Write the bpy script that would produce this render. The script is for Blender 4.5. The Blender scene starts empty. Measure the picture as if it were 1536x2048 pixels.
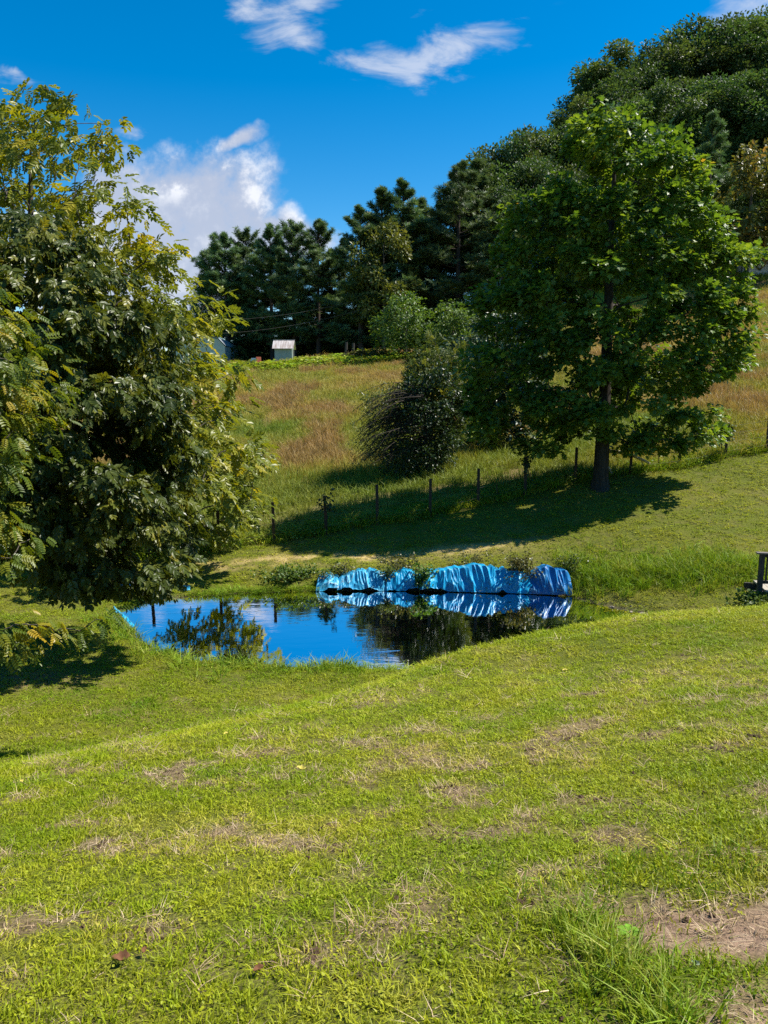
import bpy, math
import numpy as np
from mathutils import Vector, Matrix

R = math.radians
rng = np.random.default_rng(7)
scene = bpy.context.scene
C = scene.collection

# ------------------------------------------------------------------ camera
FPX, PW, PH, PITCH, CAMZ = 1490.0, 1536.0, 2048.0, R(9.5), 5.5   # z = 0 is the water of the pond
cam_d = bpy.data.cameras.new('camera')
cam_d.sensor_fit = 'VERTICAL'
cam_d.sensor_height = 24.0
cam_d.sensor_width = 18.0
cam_d.lens = 24.0 * FPX / PH
cam_d.clip_start = 0.05
cam_d.clip_end = 6000
cam = bpy.data.objects.new('camera', cam_d)
cam.location = (0, 0, CAMZ)
cam.rotation_euler = (math.pi / 2 - PITCH, 0, 0)
C.objects.link(cam)
scene.camera = cam

# ------------------------------------------------------------------ light, sky
SUN_EL, SUN_AZ = R(53), R(82.5)          # azimuth clockwise from +Y
SUN_STRENGTH, SKY_STRENGTH, EXPOSURE = 5.0, 0.10, 0.85
sun_dir = Vector((math.cos(SUN_EL) * math.sin(SUN_AZ), math.cos(SUN_EL) * math.cos(SUN_AZ), math.sin(SUN_EL)))
sun_d = bpy.data.lights.new('sun', 'SUN')
sun_d.energy = SUN_STRENGTH
sun_d.angle = R(0.5)
sun_d.color = (1.0, 0.95, 0.86)
sun = bpy.data.objects.new('sun', sun_d)
sun.rotation_euler = (-sun_dir).to_track_quat('-Z', 'Y').to_euler()
C.objects.link(sun)

scene.view_settings.view_transform = 'Standard'
scene.view_settings.look = 'None'
scene.view_settings.exposure = EXPOSURE
scene.view_settings.gamma = 1.0
scene.view_settings.use_curve_mapping = False
scene.render.engine = 'CYCLES'
cy = scene.cycles
cy.max_bounces = 5
cy.diffuse_bounces = 3
cy.glossy_bounces = 3
cy.transmission_bounces = 4
cy.transparent_max_bounces = 4
cy.use_denoising = False
cy.sample_clamp_indirect = 6.0
cy.caustics_reflective = False
cy.caustics_refractive = False


def ray(px, py):
    cx, cz = (px - PW / 2) / FPX, -(py - PH / 2) / FPX
    return np.array([cx, math.cos(PITCH) + math.sin(PITCH) * cz, -math.sin(PITCH) + math.cos(PITCH) * cz])


def at(px, py, D):
    """the point seen at photo pixel (px, py) that lies D metres ahead of the camera"""
    r = ray(px, py)
    t = D / r[1]
    return np.array([r[0] * t, D, CAMZ + r[2] * t])


def on_water(px, py, z=0.0):
    r = ray(px, py)
    t = (z - CAMZ) / r[2]
    return np.array([r[0] * t, r[1] * t, z])


world = bpy.data.worlds.new('World')
scene.world = world
world.use_nodes = True
wt = world.node_tree
wt.nodes.clear()


def wn(kind, **kw):
    n = wt.nodes.new(kind)
    for k, v in kw.items():
        setattr(n, k, v)
    return n


def wmath(op, a, b=None, c=None, clamp=False):
    n = wn('ShaderNodeMath', operation=op)
    n.use_clamp = clamp
    for i, q in enumerate((a, b, c)):
        if q is None:
            continue
        if isinstance(q, (int, float)):
            n.inputs[i].default_value = q
        else:
            wt.links.new(q, n.inputs[i])
    return n.outputs[0]


sky = wn('ShaderNodeTexSky')
sky.sky_type = 'NISHITA'
sky.sun_disc = False
sky.sun_elevation = SUN_EL
sky.sun_rotation = SUN_AZ
sky.altitude = 700
sky.air_density = 1.0
sky.dust_density = 0.3
sky.ozone_density = 2.2
hsv = wn('ShaderNodeHueSaturation')
hsv.inputs['Hue'].default_value = 0.496
hsv.inputs['Saturation'].default_value = 1.52
hsv.inputs['Value'].default_value = 0.93
wt.links.new(sky.outputs[0], hsv.inputs['Color'])
tc = wn('ShaderNodeTexCoord')
sep = wn('ShaderNodeSeparateXYZ')
wt.links.new(tc.outputs['Generated'], sep.inputs[0])
yy = wmath('MAXIMUM', wmath('ABSOLUTE', sep.outputs[1]), 0.08)
cu = wmath('DIVIDE', sep.outputs[0], yy)
cv = wmath('DIVIDE', sep.outputs[2], yy)
front = wmath('GREATER_THAN', sep.outputs[1], 0.0)
comb = wn('ShaderNodeCombineXYZ')
wt.links.new(cu, comb.inputs[0])
wt.links.new(cv, comb.inputs[1])
wt.links.new(sep.outputs[1], comb.inputs[2])


def wnoise(vec, scale, detail, rough, loc=(0, 0, 0), sc=(1, 1, 1), dist=0.0):
    m = wn('ShaderNodeMapping')
    m.inputs['Location'].default_value = loc
    m.inputs['Scale'].default_value = sc
    wt.links.new(vec, m.inputs['Vector'])
    n = wn('ShaderNodeTexNoise')
    n.inputs['Scale'].default_value = scale
    n.inputs['Detail'].default_value = detail
    n.inputs['Roughness'].default_value = rough
    n.inputs['Distortion'].default_value = dist
    wt.links.new(m.outputs[0], n.inputs['Vector'])
    return n.outputs[0]


warp_n = wn('ShaderNodeTexNoise')
warp_n.inputs['Scale'].default_value = 9.0
warp_n.inputs['Detail'].default_value = 4
wt.links.new(comb.outputs[0], warp_n.inputs['Vector'])
wsub = wn('ShaderNodeVectorMath', operation='MULTIPLY_ADD')
wt.links.new(warp_n.outputs['Color'], wsub.inputs[0])
wsub.inputs[1].default_value = (0.09, 0.09, 0)
wt.links.new(comb.outputs[0], wsub.inputs[2])


def blob(px, py, rx, ry, deg, inner=0.35):
    r = ray(px, py)
    u, v = r[0] / r[1], r[2] / r[1]
    m = wn('ShaderNodeMapping', vector_type='TEXTURE')
    m.inputs['Location'].default_value = (u + 0.045, v + 0.045, 0)
    m.inputs['Rotation'].default_value = (0, 0, R(deg))
    m.inputs['Scale'].default_value = (rx / FPX, ry / FPX, 1e6)
    wt.links.new(wsub.outputs[0], m.inputs['Vector'])
    ln = wn('ShaderNodeVectorMath', operation='LENGTH')
    wt.links.new(m.outputs[0], ln.inputs[0])
    mr = wn('ShaderNodeMapRange', interpolation_type='SMOOTHSTEP')
    mr.inputs['From Min'].default_value = 1.0
    mr.inputs['From Max'].default_value = inner
    wt.links.new(ln.outputs['Value'], mr.inputs['Value'])
    return wmath('MULTIPLY', mr.outputs[0], front)


def sum_max(lst):
    o = lst[0]
    for q in lst[1:]:
        o = wmath('MAXIMUM', o, q)
    return o


fine = wnoise(comb.outputs[0], 14.0, 9, 0.62)
fine2 = wnoise(comb.outputs[0], 14.0, 9, 0.62, loc=(-0.022, -0.03, 0))
streak = wnoise(comb.outputs[0], 10.0, 8, 0.62, sc=(1.0, 2.6, 1.0), dist=0.5)
cumulus = sum_max([blob(390, 440, 270, 205, 0, 0.25), blob(250, 400, 200, 150, 0, 0.2), blob(560, 470, 150, 90, 0, 0.3), blob(330, 560, 260, 160, 0, 0.3),
                   blob(470, 285, 110, 40, 20, 0.0), blob(150, 520, 260, 170, 0, 0.3)])
wisps = sum_max([blob(860, 95, 290, 75, 16, 0.0), blob(780, 130, 210, 60, -6, 0.0), blob(960, 50, 150, 70, 10, 0.0),
                 blob(550, 45, 190, 85, -25, 0.0), blob(610, -10, 130, 60, 0, 0.0),
                 blob(1500, 10, 200, 90, 30, 0.0), blob(40, 165, 70, 26, -25, 0.0), blob(260, 245, 60, 26, 20, 0.0)])
# the same kind of sky goes on outside the frame
far_n = wnoise(tc.outputs['Generated'], 2.6, 7, 0.6, sc=(1, 1, 2.2))
mr = wn('ShaderNodeMapRange', interpolation_type='SMOOTHSTEP')
mr.inputs['From Min'].default_value = 0.56
mr.inputs['From Max'].default_value = 0.72
wt.links.new(far_n, mr.inputs['Value'])
outside = wmath('MULTIPLY', mr.outputs[0], wmath('SUBTRACT', 1.0, blob(768, 900, 1500, 1900, 0, 0.8)))


def ms(x, a, b):
    m = wn('ShaderNodeMapRange', interpolation_type='SMOOTHSTEP')
    m.inputs['From Min'].default_value = a
    m.inputs['From Max'].default_value = b
    wt.links.new(x, m.inputs['Value'])
    return m.outputs[0]


cum_a = ms(wmath('ADD', cumulus, wmath('MULTIPLY', wmath('SUBTRACT', fine, 0.5), 1.7)), 0.22, 0.95)
cum_a = wmath('MULTIPLY', cum_a, ms(cumulus, 0.0, 0.25))
wis_a = ms(wmath('ADD', wmath('MULTIPLY', wisps, 0.9), wmath('MULTIPLY', wmath('SUBTRACT', streak, 0.5), 2.4)), 0.34, 1.15)
wis_a = wmath('MULTIPLY', wis_a, ms(wisps, 0.0, 0.35))
alpha = sum_max([wmath('MULTIPLY', cum_a, 0.94), wmath('MULTIPLY', wis_a, 0.66), wmath('MULTIPLY', outside, 0.7)])
lit = ms(wmath('SUBTRACT', fine, fine2), -0.06, 0.13)
lit = wmath('MULTIPLY', lit, ms(fine, 0.40, 0.62))
crest = sum_max([blob(430, 330, 175, 75, -18, 0.0), blob(500, 400, 90, 70, 0, 0.0), blob(620, 415, 70, 35, 0, 0.0),
                 blob(350, 360, 90, 60, 0, 0.0)])
lit = wmath('MULTIPLY', lit, wmath('ADD', 0.38, crest))
lit = sum_max([lit, wmath('MULTIPLY', wis_a, 0.6), wmath('MULTIPLY', outside, 0.4)])
ccol = wn('ShaderNodeMix', data_type='RGBA')
ccol.inputs['A'].default_value = (2.9, 3.25, 4.1, 1)
ccol.inputs['B'].default_value = (5.5, 5.6, 5.9, 1)
wt.links.new(lit, ccol.inputs['Factor'])
mix = wn('ShaderNodeMix', data_type='RGBA')
wt.links.new(alpha, mix.inputs['Factor'])
wt.links.new(hsv.outputs[0], mix.inputs['A'])
wt.links.new(ccol.outputs['Result'], mix.inputs['B'])
bg = wn('ShaderNodeBackground')
bg.inputs['Strength'].default_value = SKY_STRENGTH
wt.links.new(mix.outputs['Result'], bg.inputs['Color'])
wo = wn('ShaderNodeOutputWorld')
wt.links.new(bg.outputs[0], wo.inputs['Surface'])

# ------------------------------------------------------------------ helpers


def tag(o, label=None, cat=None, group=None, kind=None):
    if label:
        o['label'] = label
    if cat:
        o['category'] = cat
    if group:
        o['group'] = group
    if kind:
        o['kind'] = kind
    return o


def empty(name, loc, label=None, cat=None, group=None):
    o = bpy.data.objects.new(name, None)
    o.empty_display_size = 0.3
    C.objects.link(o)
    o.location = [float(q) for q in loc]
    return tag(o, label, cat, group)


def mesh_np(name, V, F, mat, attrs=None, smooth=False):
    """V (n,3); F list of (m,k) int arrays (one per polygon size)"""
    if not isinstance(F, (list, tuple)):
        F = [F]
    F = [np.asarray(f, dtype=np.int32) for f in F if len(f)]
    me = bpy.data.meshes.new(name)
    V = np.asarray(V, dtype=np.float32)
    me.vertices.add(len(V))
    me.vertices.foreach_set('co', V.ravel())
    tot = sum(f.size for f in F)
    npoly = sum(len(f) for f in F)
    if npoly:
        me.loops.add(tot)
        me.polygons.add(npoly)
        me.loops.foreach_set('vertex_index', np.concatenate([f.ravel() for f in F]))
        sizes = np.concatenate([np.full(len(f), f.shape[1], dtype=np.int32) for f in F])
        starts = np.concatenate([[0], np.cumsum(sizes)[:-1]]).astype(np.int32)
        me.polygons.foreach_set('loop_start', starts)
        me.polygons.foreach_set('use_smooth', np.full(npoly, bool(smooth)))
    for k, a in (attrs or {}).items():
        a = np.asarray(a)
        if a.ndim == 2:
            at_ = me.attributes.new(k, 'FLOAT_VECTOR', 'POINT')
            at_.data.foreach_set('vector', a.astype(np.float32).ravel())
        elif a.dtype.kind in 'iu':
            at_ = me.attributes.new(k, 'INT', 'POINT')
            at_.data.foreach_set('value', a.astype(np.int32))
        else:
            at_ = me.attributes.new(k, 'FLOAT', 'POINT')
            at_.data.foreach_set('value', a.astype(np.float32))
    me.update(calc_edges=True)
    if mat:
        me.materials.append(mat)
    return me


def link(name, me, parent=None, loc=None):
    o = bpy.data.objects.new(name, me)
    C.objects.link(o)
    if parent:
        o.parent = parent
    if loc is not None:
        o.location = [float(q) for q in loc]
    return o


class MB:
    """collects boxes, tubes and sheets; build() makes one mesh object"""

    def __init__(self):
        self.v, self.q, self.t, self.n = [], [], [], 0

    def add(self, v, q=(), t=()):
        v = np.asarray(v, float)
        self.v.append(v)
        if len(q):
            self.q.append(np.asarray(q) + self.n)
        if len(t):
            self.t.append(np.asarray(t) + self.n)
        self.n += len(v)

    def box(self, c, s, rz=0.0, taper=1.0):
        c, s = np.asarray(c, float), np.asarray(s, float) / 2
        p = np.array([[x, y, z] for z in (-1, 1) for (x, y) in ((-1, -1), (1, -1), (1, 1), (-1, 1))], float)
        p[4:, :2] *= taper
        p = p * s
        cr, sr = math.cos(rz), math.sin(rz)
        p = np.stack([p[:, 0] * cr - p[:, 1] * sr, p[:, 0] * sr + p[:, 1] * cr, p[:, 2]], 1) + c
        self.add(p, [[3, 2, 1, 0], [4, 5, 6, 7], [0, 1, 5, 4], [1, 2, 6, 5], [2, 3, 7, 6], [3, 0, 4, 7]])

    def tube(self, path, rad, sides=6, cap=True):
        path = np.asarray(path, float)
        m = len(path)
        rad = np.broadcast_to(np.asarray(rad, float), (m,))
        d = np.gradient(path, axis=0)
        d /= np.linalg.norm(d, axis=1)[:, None] + 1e-9
        ref = np.where(np.abs(d[:, 2:3]) > 0.9, np.array([[1., 0, 0]]), np.array([[0, 0, 1.]]))
        s = np.cross(d, ref)
        s /= np.linalg.norm(s, axis=1)[:, None] + 1e-9
        u = np.cross(s, d)
        a = np.arange(sides) * 2 * math.pi / sides
        ring = (np.cos(a)[None, :, None] * s[:, None] + np.sin(a)[None, :, None] * u[:, None]) * rad[:, None, None] + path[:, None]
        v = ring.reshape(-1, 3)
        i = np.arange(m - 1)[:, None] * sides
        j = np.arange(sides)[None]
        k = (j + 1) % sides
        q = np.stack([i + j, i + k, i + sides + k, i + sides + j], -1).reshape(-1, 4)
        t = []
        if cap:
            for base in (0, (m - 1) * sides):
                for w in range(1, sides - 1):
                    t.append([base, base + w, base + w + 1])
        self.add(v, q, np.array(t) if t else ())

    def build(self, name, mat, parent=None, loc=None, smooth=False, attrs=None):
        F = []
        if self.q:
            F.append(np.concatenate(self.q))
        if self.t:
            F.append(np.concatenate(self.t))
        return link(name, mesh_np(name, np.concatenate(self.v), F, mat, attrs, smooth), parent, loc)


def vnoise(x, y, seed=0):
    """2D value noise, 0..1"""
    x, y = np.asarray(x, float), np.asarray(y, float)
    xi, yi = np.floor(x).astype(np.int64), np.floor(y).astype(np.int64)
    fx, fy = x - xi, y - yi
    fx, fy = fx * fx * (3 - 2 * fx), fy * fy * (3 - 2 * fy)

    def h(a, b):
        n = (a * 374761393 + b * 668265263 + seed * 974634777) & 0x7fffffff
        n = ((n ^ (n >> 13)) * 1274126177) & 0x7fffffff
        return ((n ^ (n >> 16)) & 0xffff) / 65535.0
    a, b, c, d = h(xi, yi), h(xi + 1, yi), h(xi, yi + 1), h(xi + 1, yi + 1)
    return (a * (1 - fx) + b * fx) * (1 - fy) + (c * (1 - fx) + d * fx) * fy


def fbm(x, y, seed=0, oct=4):
    s, a, t = 0, 0.5, 0
    for k in range(oct):
        s = s + a * vnoise(x * 2 ** k, y * 2 ** k, seed + k * 17)
        t += a
        a *= 0.5
    return s / t


def sstep(x, a, b):
    t = np.clip((np.asarray(x, float) - a) / (b - a), 0, 1)
    return t * t * (3 - 2 * t)


def poly_dist(px, py, poly, closed=True):
    """distance to polygon outline and inside flag"""
    px, py = np.asarray(px, float), np.asarray(py, float)
    best = np.full(px.shape, 1e18)
    ins = np.zeros(px.shape, bool)
    n = len(poly)
    for i in range(n if closed else n - 1):
        ax, ay = poly[i]
        bx, by = poly[(i + 1) % n]
        dx, dy = bx - ax, by - ay
        t = np.clip(((px - ax) * dx + (py - ay) * dy) / (dx * dx + dy * dy + 1e-12), 0, 1)
        best = np.minimum(best, (px - ax - t * dx) ** 2 + (py - ay - t * dy) ** 2)
        if closed:
            cond = ((ay > py) != (by > py))
            xin = (bx - ax) * (py - ay) / ((by - ay) + 1e-12) + ax
            ins ^= cond & (px < xin)
    return np.sqrt(best), ins


# ------------------------------------------------------------------ materials


class NT:
    def __init__(self, name):
        self.m = bpy.data.materials.new(name)
        self.m.use_nodes = True
        self.t = self.m.node_tree
        self.t.nodes.clear()
        self.out = self.n('ShaderNodeOutputMaterial')

    def n(self, kind, **kw):
        n = self.t.nodes.new(kind)
        for k, v in kw.items():
            if k.startswith('_'):
                continue
            setattr(n, k, v)
        return n

    def l(self, a, b):
        self.t.links.new(a, b)

    def noise(self, scale, detail=4, rough=0.55, vec=None, sc=None, dist=0.0):
        n = self.n('ShaderNodeTexNoise')
        n.inputs['Scale'].default_value = scale
        n.inputs['Detail'].default_value = detail
        n.inputs['Roughness'].default_value = rough
        n.inputs['Distortion'].default_value = dist
        if vec is None:
            vec = self.pos()
        if sc:
            m = self.n('ShaderNodeMapping')
            m.inputs['Scale'].default_value = sc
            self.l(vec, m.inputs['Vector'])
            vec = m.outputs[0]
        self.l(vec, n.inputs['Vector'])
        return n.outputs[0]

    def pos(self):
        if not hasattr(self, '_g'):
            self._g = self.n('ShaderNodeNewGeometry')
        return self._g.outputs['Position']

    def obj(self):
        if not hasattr(self, '_tc'):
            self._tc = self.n('ShaderNodeTexCoord')
        return self._tc.outputs['Object']

    def attr(self, name, inst=False):
        a = self.n('ShaderNodeAttribute')
        a.attribute_name = name
        a.attribute_type = 'INSTANCER' if inst else 'GEOMETRY'
        return a.outputs['Fac']

    def ramp(self, fac, stops, interp='LINEAR'):
        r = self.n('ShaderNodeValToRGB')
        r.color_ramp.interpolation = interp
        e = r.color_ramp.elements
        while len(e) < len(stops):
            e.new(0.5)
        for k, (p, c) in enumerate(stops):
            e[k].position = p
            e[k].color = (*c, 1) if len(c) == 3 else c
        self.l(fac, r.inputs[0])
        return r.outputs[0]

    def math(self, op, a, b=None, clamp=False):
        n = self.n('ShaderNodeMath', operation=op)
        n.use_clamp = clamp
        for i, q in enumerate((a, b)):
            if q is None:
                continue
            if isinstance(q, (int, float)):
                n.inputs[i].default_value = q
            else:
                self.l(q, n.inputs[i])
        return n.outputs[0]

    def mr(self, x, a, b, lo=0.0, hi=1.0):
        m = self.n('ShaderNodeMapRange', interpolation_type='SMOOTHSTEP')
        for k, v in (('From Min', a), ('From Max', b), ('To Min', lo), ('To Max', hi)):
            m.inputs[k].default_value = v
        self.l(x, m.inputs['Value'])
        return m.outputs[0]

    def mix(self, f, a, b, blend='MIX'):
        n = self.n('ShaderNodeMix', data_type='RGBA', blend_type=blend)
        for k, q in (('Factor', f), ('A', a), ('B', b)):
            if isinstance(q, (int, float)):
                n.inputs[k].default_value = q
            elif isinstance(q, tuple):
                n.inputs[k].default_value = (*q, 1)
            else:
                self.l(q, n.inputs[k])
        return n.outputs['Result']

    def bsdf(self, col, rough=0.7, spec=0.5, normal=None, metal=0.0):
        p = self.n('ShaderNodeBsdfPrincipled')
        if isinstance(col, tuple):
            p.inputs['Base Color'].default_value = (*col, 1)
        else:
            self.l(col, p.inputs['Base Color'])
        if isinstance(rough, (int, float)):
            p.inputs['Roughness'].default_value = rough
        else:
            self.l(rough, p.inputs['Roughness'])
        p.inputs['Specular IOR Level'].default_value = spec
        p.inputs['Metallic'].default_value = metal
        if normal is not None:
            self.l(normal, p.inputs['Normal'])
        return p

    def bump(self, h, strength=0.3, dist=0.02):
        b = self.n('ShaderNodeBump')
        b.inputs['Strength'].default_value = strength
        b.inputs['Distance'].default_value = dist
        self.l(h, b.inputs['Height'])
        return b.outputs[0]

    def done(self, sh):
        self.l(sh, self.out.inputs['Surface'])
        return self.m


def leaf_mat(name, stops, trans=0.4, tgain=(1.35, 1.25, 0.6), rough=0.42, spec=0.4, inst=False, objvar=0.0, patch=None):
    t = NT(name)
    v = t.attr('v')
    col = t.ramp(v, stops)
    if objvar:
        oi = t.n('ShaderNodeObjectInfo')
        h = t.n('ShaderNodeHueSaturation')
        t.l(t.math('ADD', t.math('MULTIPLY', oi.outputs['Random'], objvar * 0.12), 0.5 - objvar * 0.06), h.inputs['Hue'])
        t.l(t.math('ADD', t.math('MULTIPLY', oi.outputs['Random'], objvar), 1 - objvar * 0.5), h.inputs['Value'])
        t.l(col, h.inputs['Color'])
        col = h.outputs[0]
    p = t.bsdf(col, rough, spec)
    tr = t.n('ShaderNodeBsdfTranslucent')
    t.l(t.mix(1.0, col, tgain, 'MULTIPLY'), tr.inputs['Color'])
    mx = t.n('ShaderNodeMixShader')
    mx.inputs[0].default_value = trans
    t.l(p.outputs[0], mx.inputs[1])
    t.l(tr.outputs[0], mx.inputs[2])
    return t.done(mx.outputs[0])


def bark_mat(name, a, b, scale=14.0):
    t = NT(name)
    n = t.noise(scale, 6, 0.65, t.obj(), (1, 1, 0.22))
    col = t.ramp(n, [(0.3, a), (0.7, b)])
    return t.done(t.bsdf(col, 0.9, 0.2, t.bump(n, 0.8, 0.03)).outputs[0])


def simple_mat(name, a, b, scale=6.0, rough=0.7, spec=0.4, bump=0.2, sc=None, metal=0.0):
    t = NT(name)
    n = t.noise(scale, 5, 0.6, t.obj(), sc)
    col = t.ramp(n, [(0.3, a), (0.7, b)])
    return t.done(t.bsdf(col, rough, spec, t.bump(n, bump, 0.01), metal).outputs[0])


M = {}
M['bark'] = bark_mat('grey_bark', (0.035, 0.028, 0.022), (0.13, 0.11, 0.09))
M['bark_dark'] = bark_mat('dark_bark', (0.018, 0.015, 0.012), (0.075, 0.062, 0.050))
M['bark_pine'] = bark_mat('pine_bark', (0.03, 0.022, 0.018), (0.10, 0.075, 0.06), 6)
M['twig'] = bark_mat('dead_twig', (0.03, 0.025, 0.02), (0.09, 0.075, 0.06), 10)
M['deadwood'] = bark_mat('weathered_wood', (0.28, 0.23, 0.16), (0.62, 0.54, 0.40), 10)
M['maple'] = leaf_mat('maple_leaves', [(0, (0.048, 0.102, 0.018)), (0.45, (0.095, 0.175, 0.026)), (0.8, (0.19, 0.27, 0.038)),
                                       (0.95, (0.20, 0.26, 0.04)), (0.985, (0.36, 0.22, 0.05))], 0.40, (1.5, 1.4, 0.4), 0.42, 0.42)
M['hickory'] = leaf_mat('glossy_leaves', [(0, (0.034, 0.054, 0.012)), (0.5, (0.076, 0.102, 0.018)), (0.8, (0.15, 0.165, 0.025)),
                                          (0.97, (0.27, 0.25, 0.04)), (1, (0.34, 0.24, 0.06))], 0.36, (1.5, 1.3, 0.3), 0.36, 0.32)
M['walnut'] = leaf_mat('walnut_leaflets', [(0, (0.10, 0.14, 0.018)), (0.5, (0.18, 0.215, 0.022)), (0.85, (0.30, 0.29, 0.022)),
                                           (1, (0.42, 0.33, 0.03))], 0.45, (1.4, 1.25, 0.4), 0.4, 0.45)
M['walnut_near'] = leaf_mat('yellowing_leaflets', [(0, (0.060, 0.11, 0.016)), (0.45, (0.12, 0.17, 0.018)), (0.8, (0.27, 0.26, 0.02)),
                                                   (1, (0.48, 0.33, 0.03))], 0.48, (1.45, 1.25, 0.35), 0.4, 0.4)
M['wood'] = leaf_mat('woodland_leaves', [(0, (0.032, 0.066, 0.022)), (0.5, (0.068, 0.115, 0.032)), (0.9, (0.13, 0.175, 0.045)),
                                         (1, (0.21, 0.23, 0.06))], 0.34, (1.3, 1.3, 0.6), 0.5, 0.35, objvar=0.35)
M['bright'] = leaf_mat('bright_leaves', [(0, (0.05, 0.105, 0.018)), (0.5, (0.095, 0.165, 0.026)), (1, (0.18, 0.24, 0.035))],
                       0.4, (1.35, 1.3, 0.5), 0.45, 0.4, objvar=0.2)
M['autumn'] = leaf_mat('turning_leaves', [(0, (0.07, 0.11, 0.025)), (0.6, (0.16, 0.16, 0.035)), (1, (0.34, 0.19, 0.06))], 0.4, (1.3, 1.1, 0.5))
M['olive'] = leaf_mat('olive_leaves', [(0, (0.055, 0.065, 0.022)), (0.6, (0.12, 0.12, 0.035)), (1, (0.20, 0.16, 0.05))], 0.35, (1.3, 1.2, 0.5))
M['pine'] = leaf_mat('pine_needles', [(0, (0.045, 0.092, 0.040)), (0.6, (0.095, 0.158, 0.062)), (1, (0.18, 0.24, 0.085))],
                     0.30, (1.2, 1.2, 0.7), 0.5, 0.3, objvar=0.25)
M['ivy'] = leaf_mat('dark_vine_leaves', [(0, (0.018, 0.040, 0.014)), (0.6, (0.036, 0.070, 0.020)), (0.95, (0.085, 0.12, 0.03)), (1, (0.2, 0.18, 0.06))],
                    0.28, (1.4, 1.3, 0.5), 0.4, 0.5)
M['shrub'] = leaf_mat('shrub_leaves', [(0, (0.05, 0.085, 0.022)), (0.5, (0.10, 0.14, 0.032)), (1, (0.22, 0.22, 0.05))], 0.4, (1.3, 1.2, 0.5), 0.4, 0.45)


def grass_mat(name, ramp_stops, patch_scale, patch_stops, patch_mix=0.75, trans=0.35, rough=0.5, fine_scale=None):
    t = NT(name)
    c = t.ramp(t.attr('col', True), ramp_stops)
    n = t.noise(patch_scale, 5, 0.6)
    pcol = t.ramp(n, patch_stops)
    col = t.mix(patch_mix, c, pcol)
    v = t.attr('v')
    h = t.n('ShaderNodeHueSaturation')
    t.l(t.math('ADD', t.math('MULTIPLY', v, 0.7), 0.65), h.inputs['Value'])
    t.l(col, h.inputs['Color'])
    col = h.outputs[0]
    p = t.bsdf(col, rough, 0.2)
    tr = t.n('ShaderNodeBsdfTranslucent')
    t.l(t.mix(1.0, col, (1.25, 1.15, 0.6), 'MULTIPLY'), tr.inputs['Color'])
    mx = t.n('ShaderNodeMixShader')
    mx.inputs[0].default_value = trans
    t.l(p.outputs[0], mx.inputs[1])
    t.l(tr.outputs[0], mx.inputs[2])
    return t.done(mx.outputs[0])


LAWN_PATCH = [(0.30, (0.14, 0.24, 0.008)), (0.44, (0.27, 0.34, 0.010)), (0.58, (0.40, 0.39, 0.02)), (0.72, (0.50, 0.40, 0.10))]
M['lawn_grass'] = grass_mat('lawn_blades', [(0, (0.13, 0.22, 0.008)), (0.55, (0.32, 0.37, 0.010)), (1, (0.60, 0.46, 0.15))], 0.8, LAWN_PATCH, 0.5)
M['field_grass'] = grass_mat('field_stems', [(0, (0.16, 0.24, 0.03)), (0.4, (0.30, 0.29, 0.05)), (0.7, (0.42, 0.31, 0.09)), (1, (0.34, 0.20, 0.10))], 0.25,
                             [(0.35, (0.19, 0.25, 0.035)), (0.65, (0.38, 0.29, 0.07))], 0.25, 0.3)
M['bank_grass'] = grass_mat('bank_blades', [(0, (0.12, 0.23, 0.012)), (0.6, (0.22, 0.33, 0.016)), (1, (0.38, 0.34, 0.07))], 1.2,
                            [(0.35, (0.12, 0.24, 0.013)), (0.65, (0.27, 0.32, 0.03))], 0.35)
M['scrub'] = grass_mat('scrub_leaves', [(0, (0.03, 0.06, 0.018)), (1, (0.09, 0.12, 0.03))], 0.2, [(0.3, (0.03, 0.055, 0.018)), (0.7, (0.075, 0.10, 0.03))], 0.4)
M['straw'] = grass_mat('dead_thatch', [(0, (0.19, 0.12, 0.07)), (0.6, (0.38, 0.27, 0.16)), (1, (0.62, 0.50, 0.32))], 3.0,
                       [(0.3, (0.25, 0.17, 0.09)), (0.7, (0.5, 0.38, 0.22))], 0.3, 0.15, 0.7)
M['soil_clod'] = simple_mat('dark_soil', (0.035, 0.022, 0.014), (0.10, 0.062, 0.038), 20, 0.95, 0.1, 0.6)
M['post'] = simple_mat('weathered_steel_post', (0.030, 0.020, 0.015), (0.075, 0.048, 0.032), 12, 0.75, 0.3, 0.2)
M['wire'] = simple_mat('galvanised_wire', (0.06, 0.055, 0.05), (0.11, 0.10, 0.09), 30, 0.7, 0.3, 0.05, None, 0.0)
M['dark_wood'] = simple_mat('dark_stained_wood', (0.030, 0.026, 0.024), (0.085, 0.074, 0.064), 5, 0.75, 0.3, 0.3, (6, 6, 1))
M['grey_rail'] = simple_mat('grey_stained_rail', (0.10, 0.09, 0.08), (0.20, 0.18, 0.16), 6, 0.8, 0.2, 0.3, (1, 8, 8))
M['deck_wood'] = simple_mat('grey_deck_wood', (0.28, 0.25, 0.20), (0.48, 0.43, 0.35), 6, 0.8, 0.2, 0.3, (1, 8, 8))
M['rust_tin'] = simple_mat('rust_streaked_tin', (0.26, 0.19, 0.155), (0.62, 0.58, 0.56), 1.6, 0.55, 0.4, 0.1, (3.0, 0.5, 0.5))
M['shed_wall'] = simple_mat('pale_green_boards', (0.22, 0.30, 0.28), (0.30, 0.38, 0.35), 2, 0.8, 0.2, 0.1)
M['barn_wall'] = simple_mat('grey_steel_siding', (0.34, 0.36, 0.37), (0.42, 0.44, 0.45), 1.2, 0.6, 0.3, 0.1)
M['barn_roof'] = simple_mat('grey_steel_roof', (0.22, 0.25, 0.28), (0.32, 0.35, 0.38), 1.2, 0.5, 0.3, 0.1)
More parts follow.
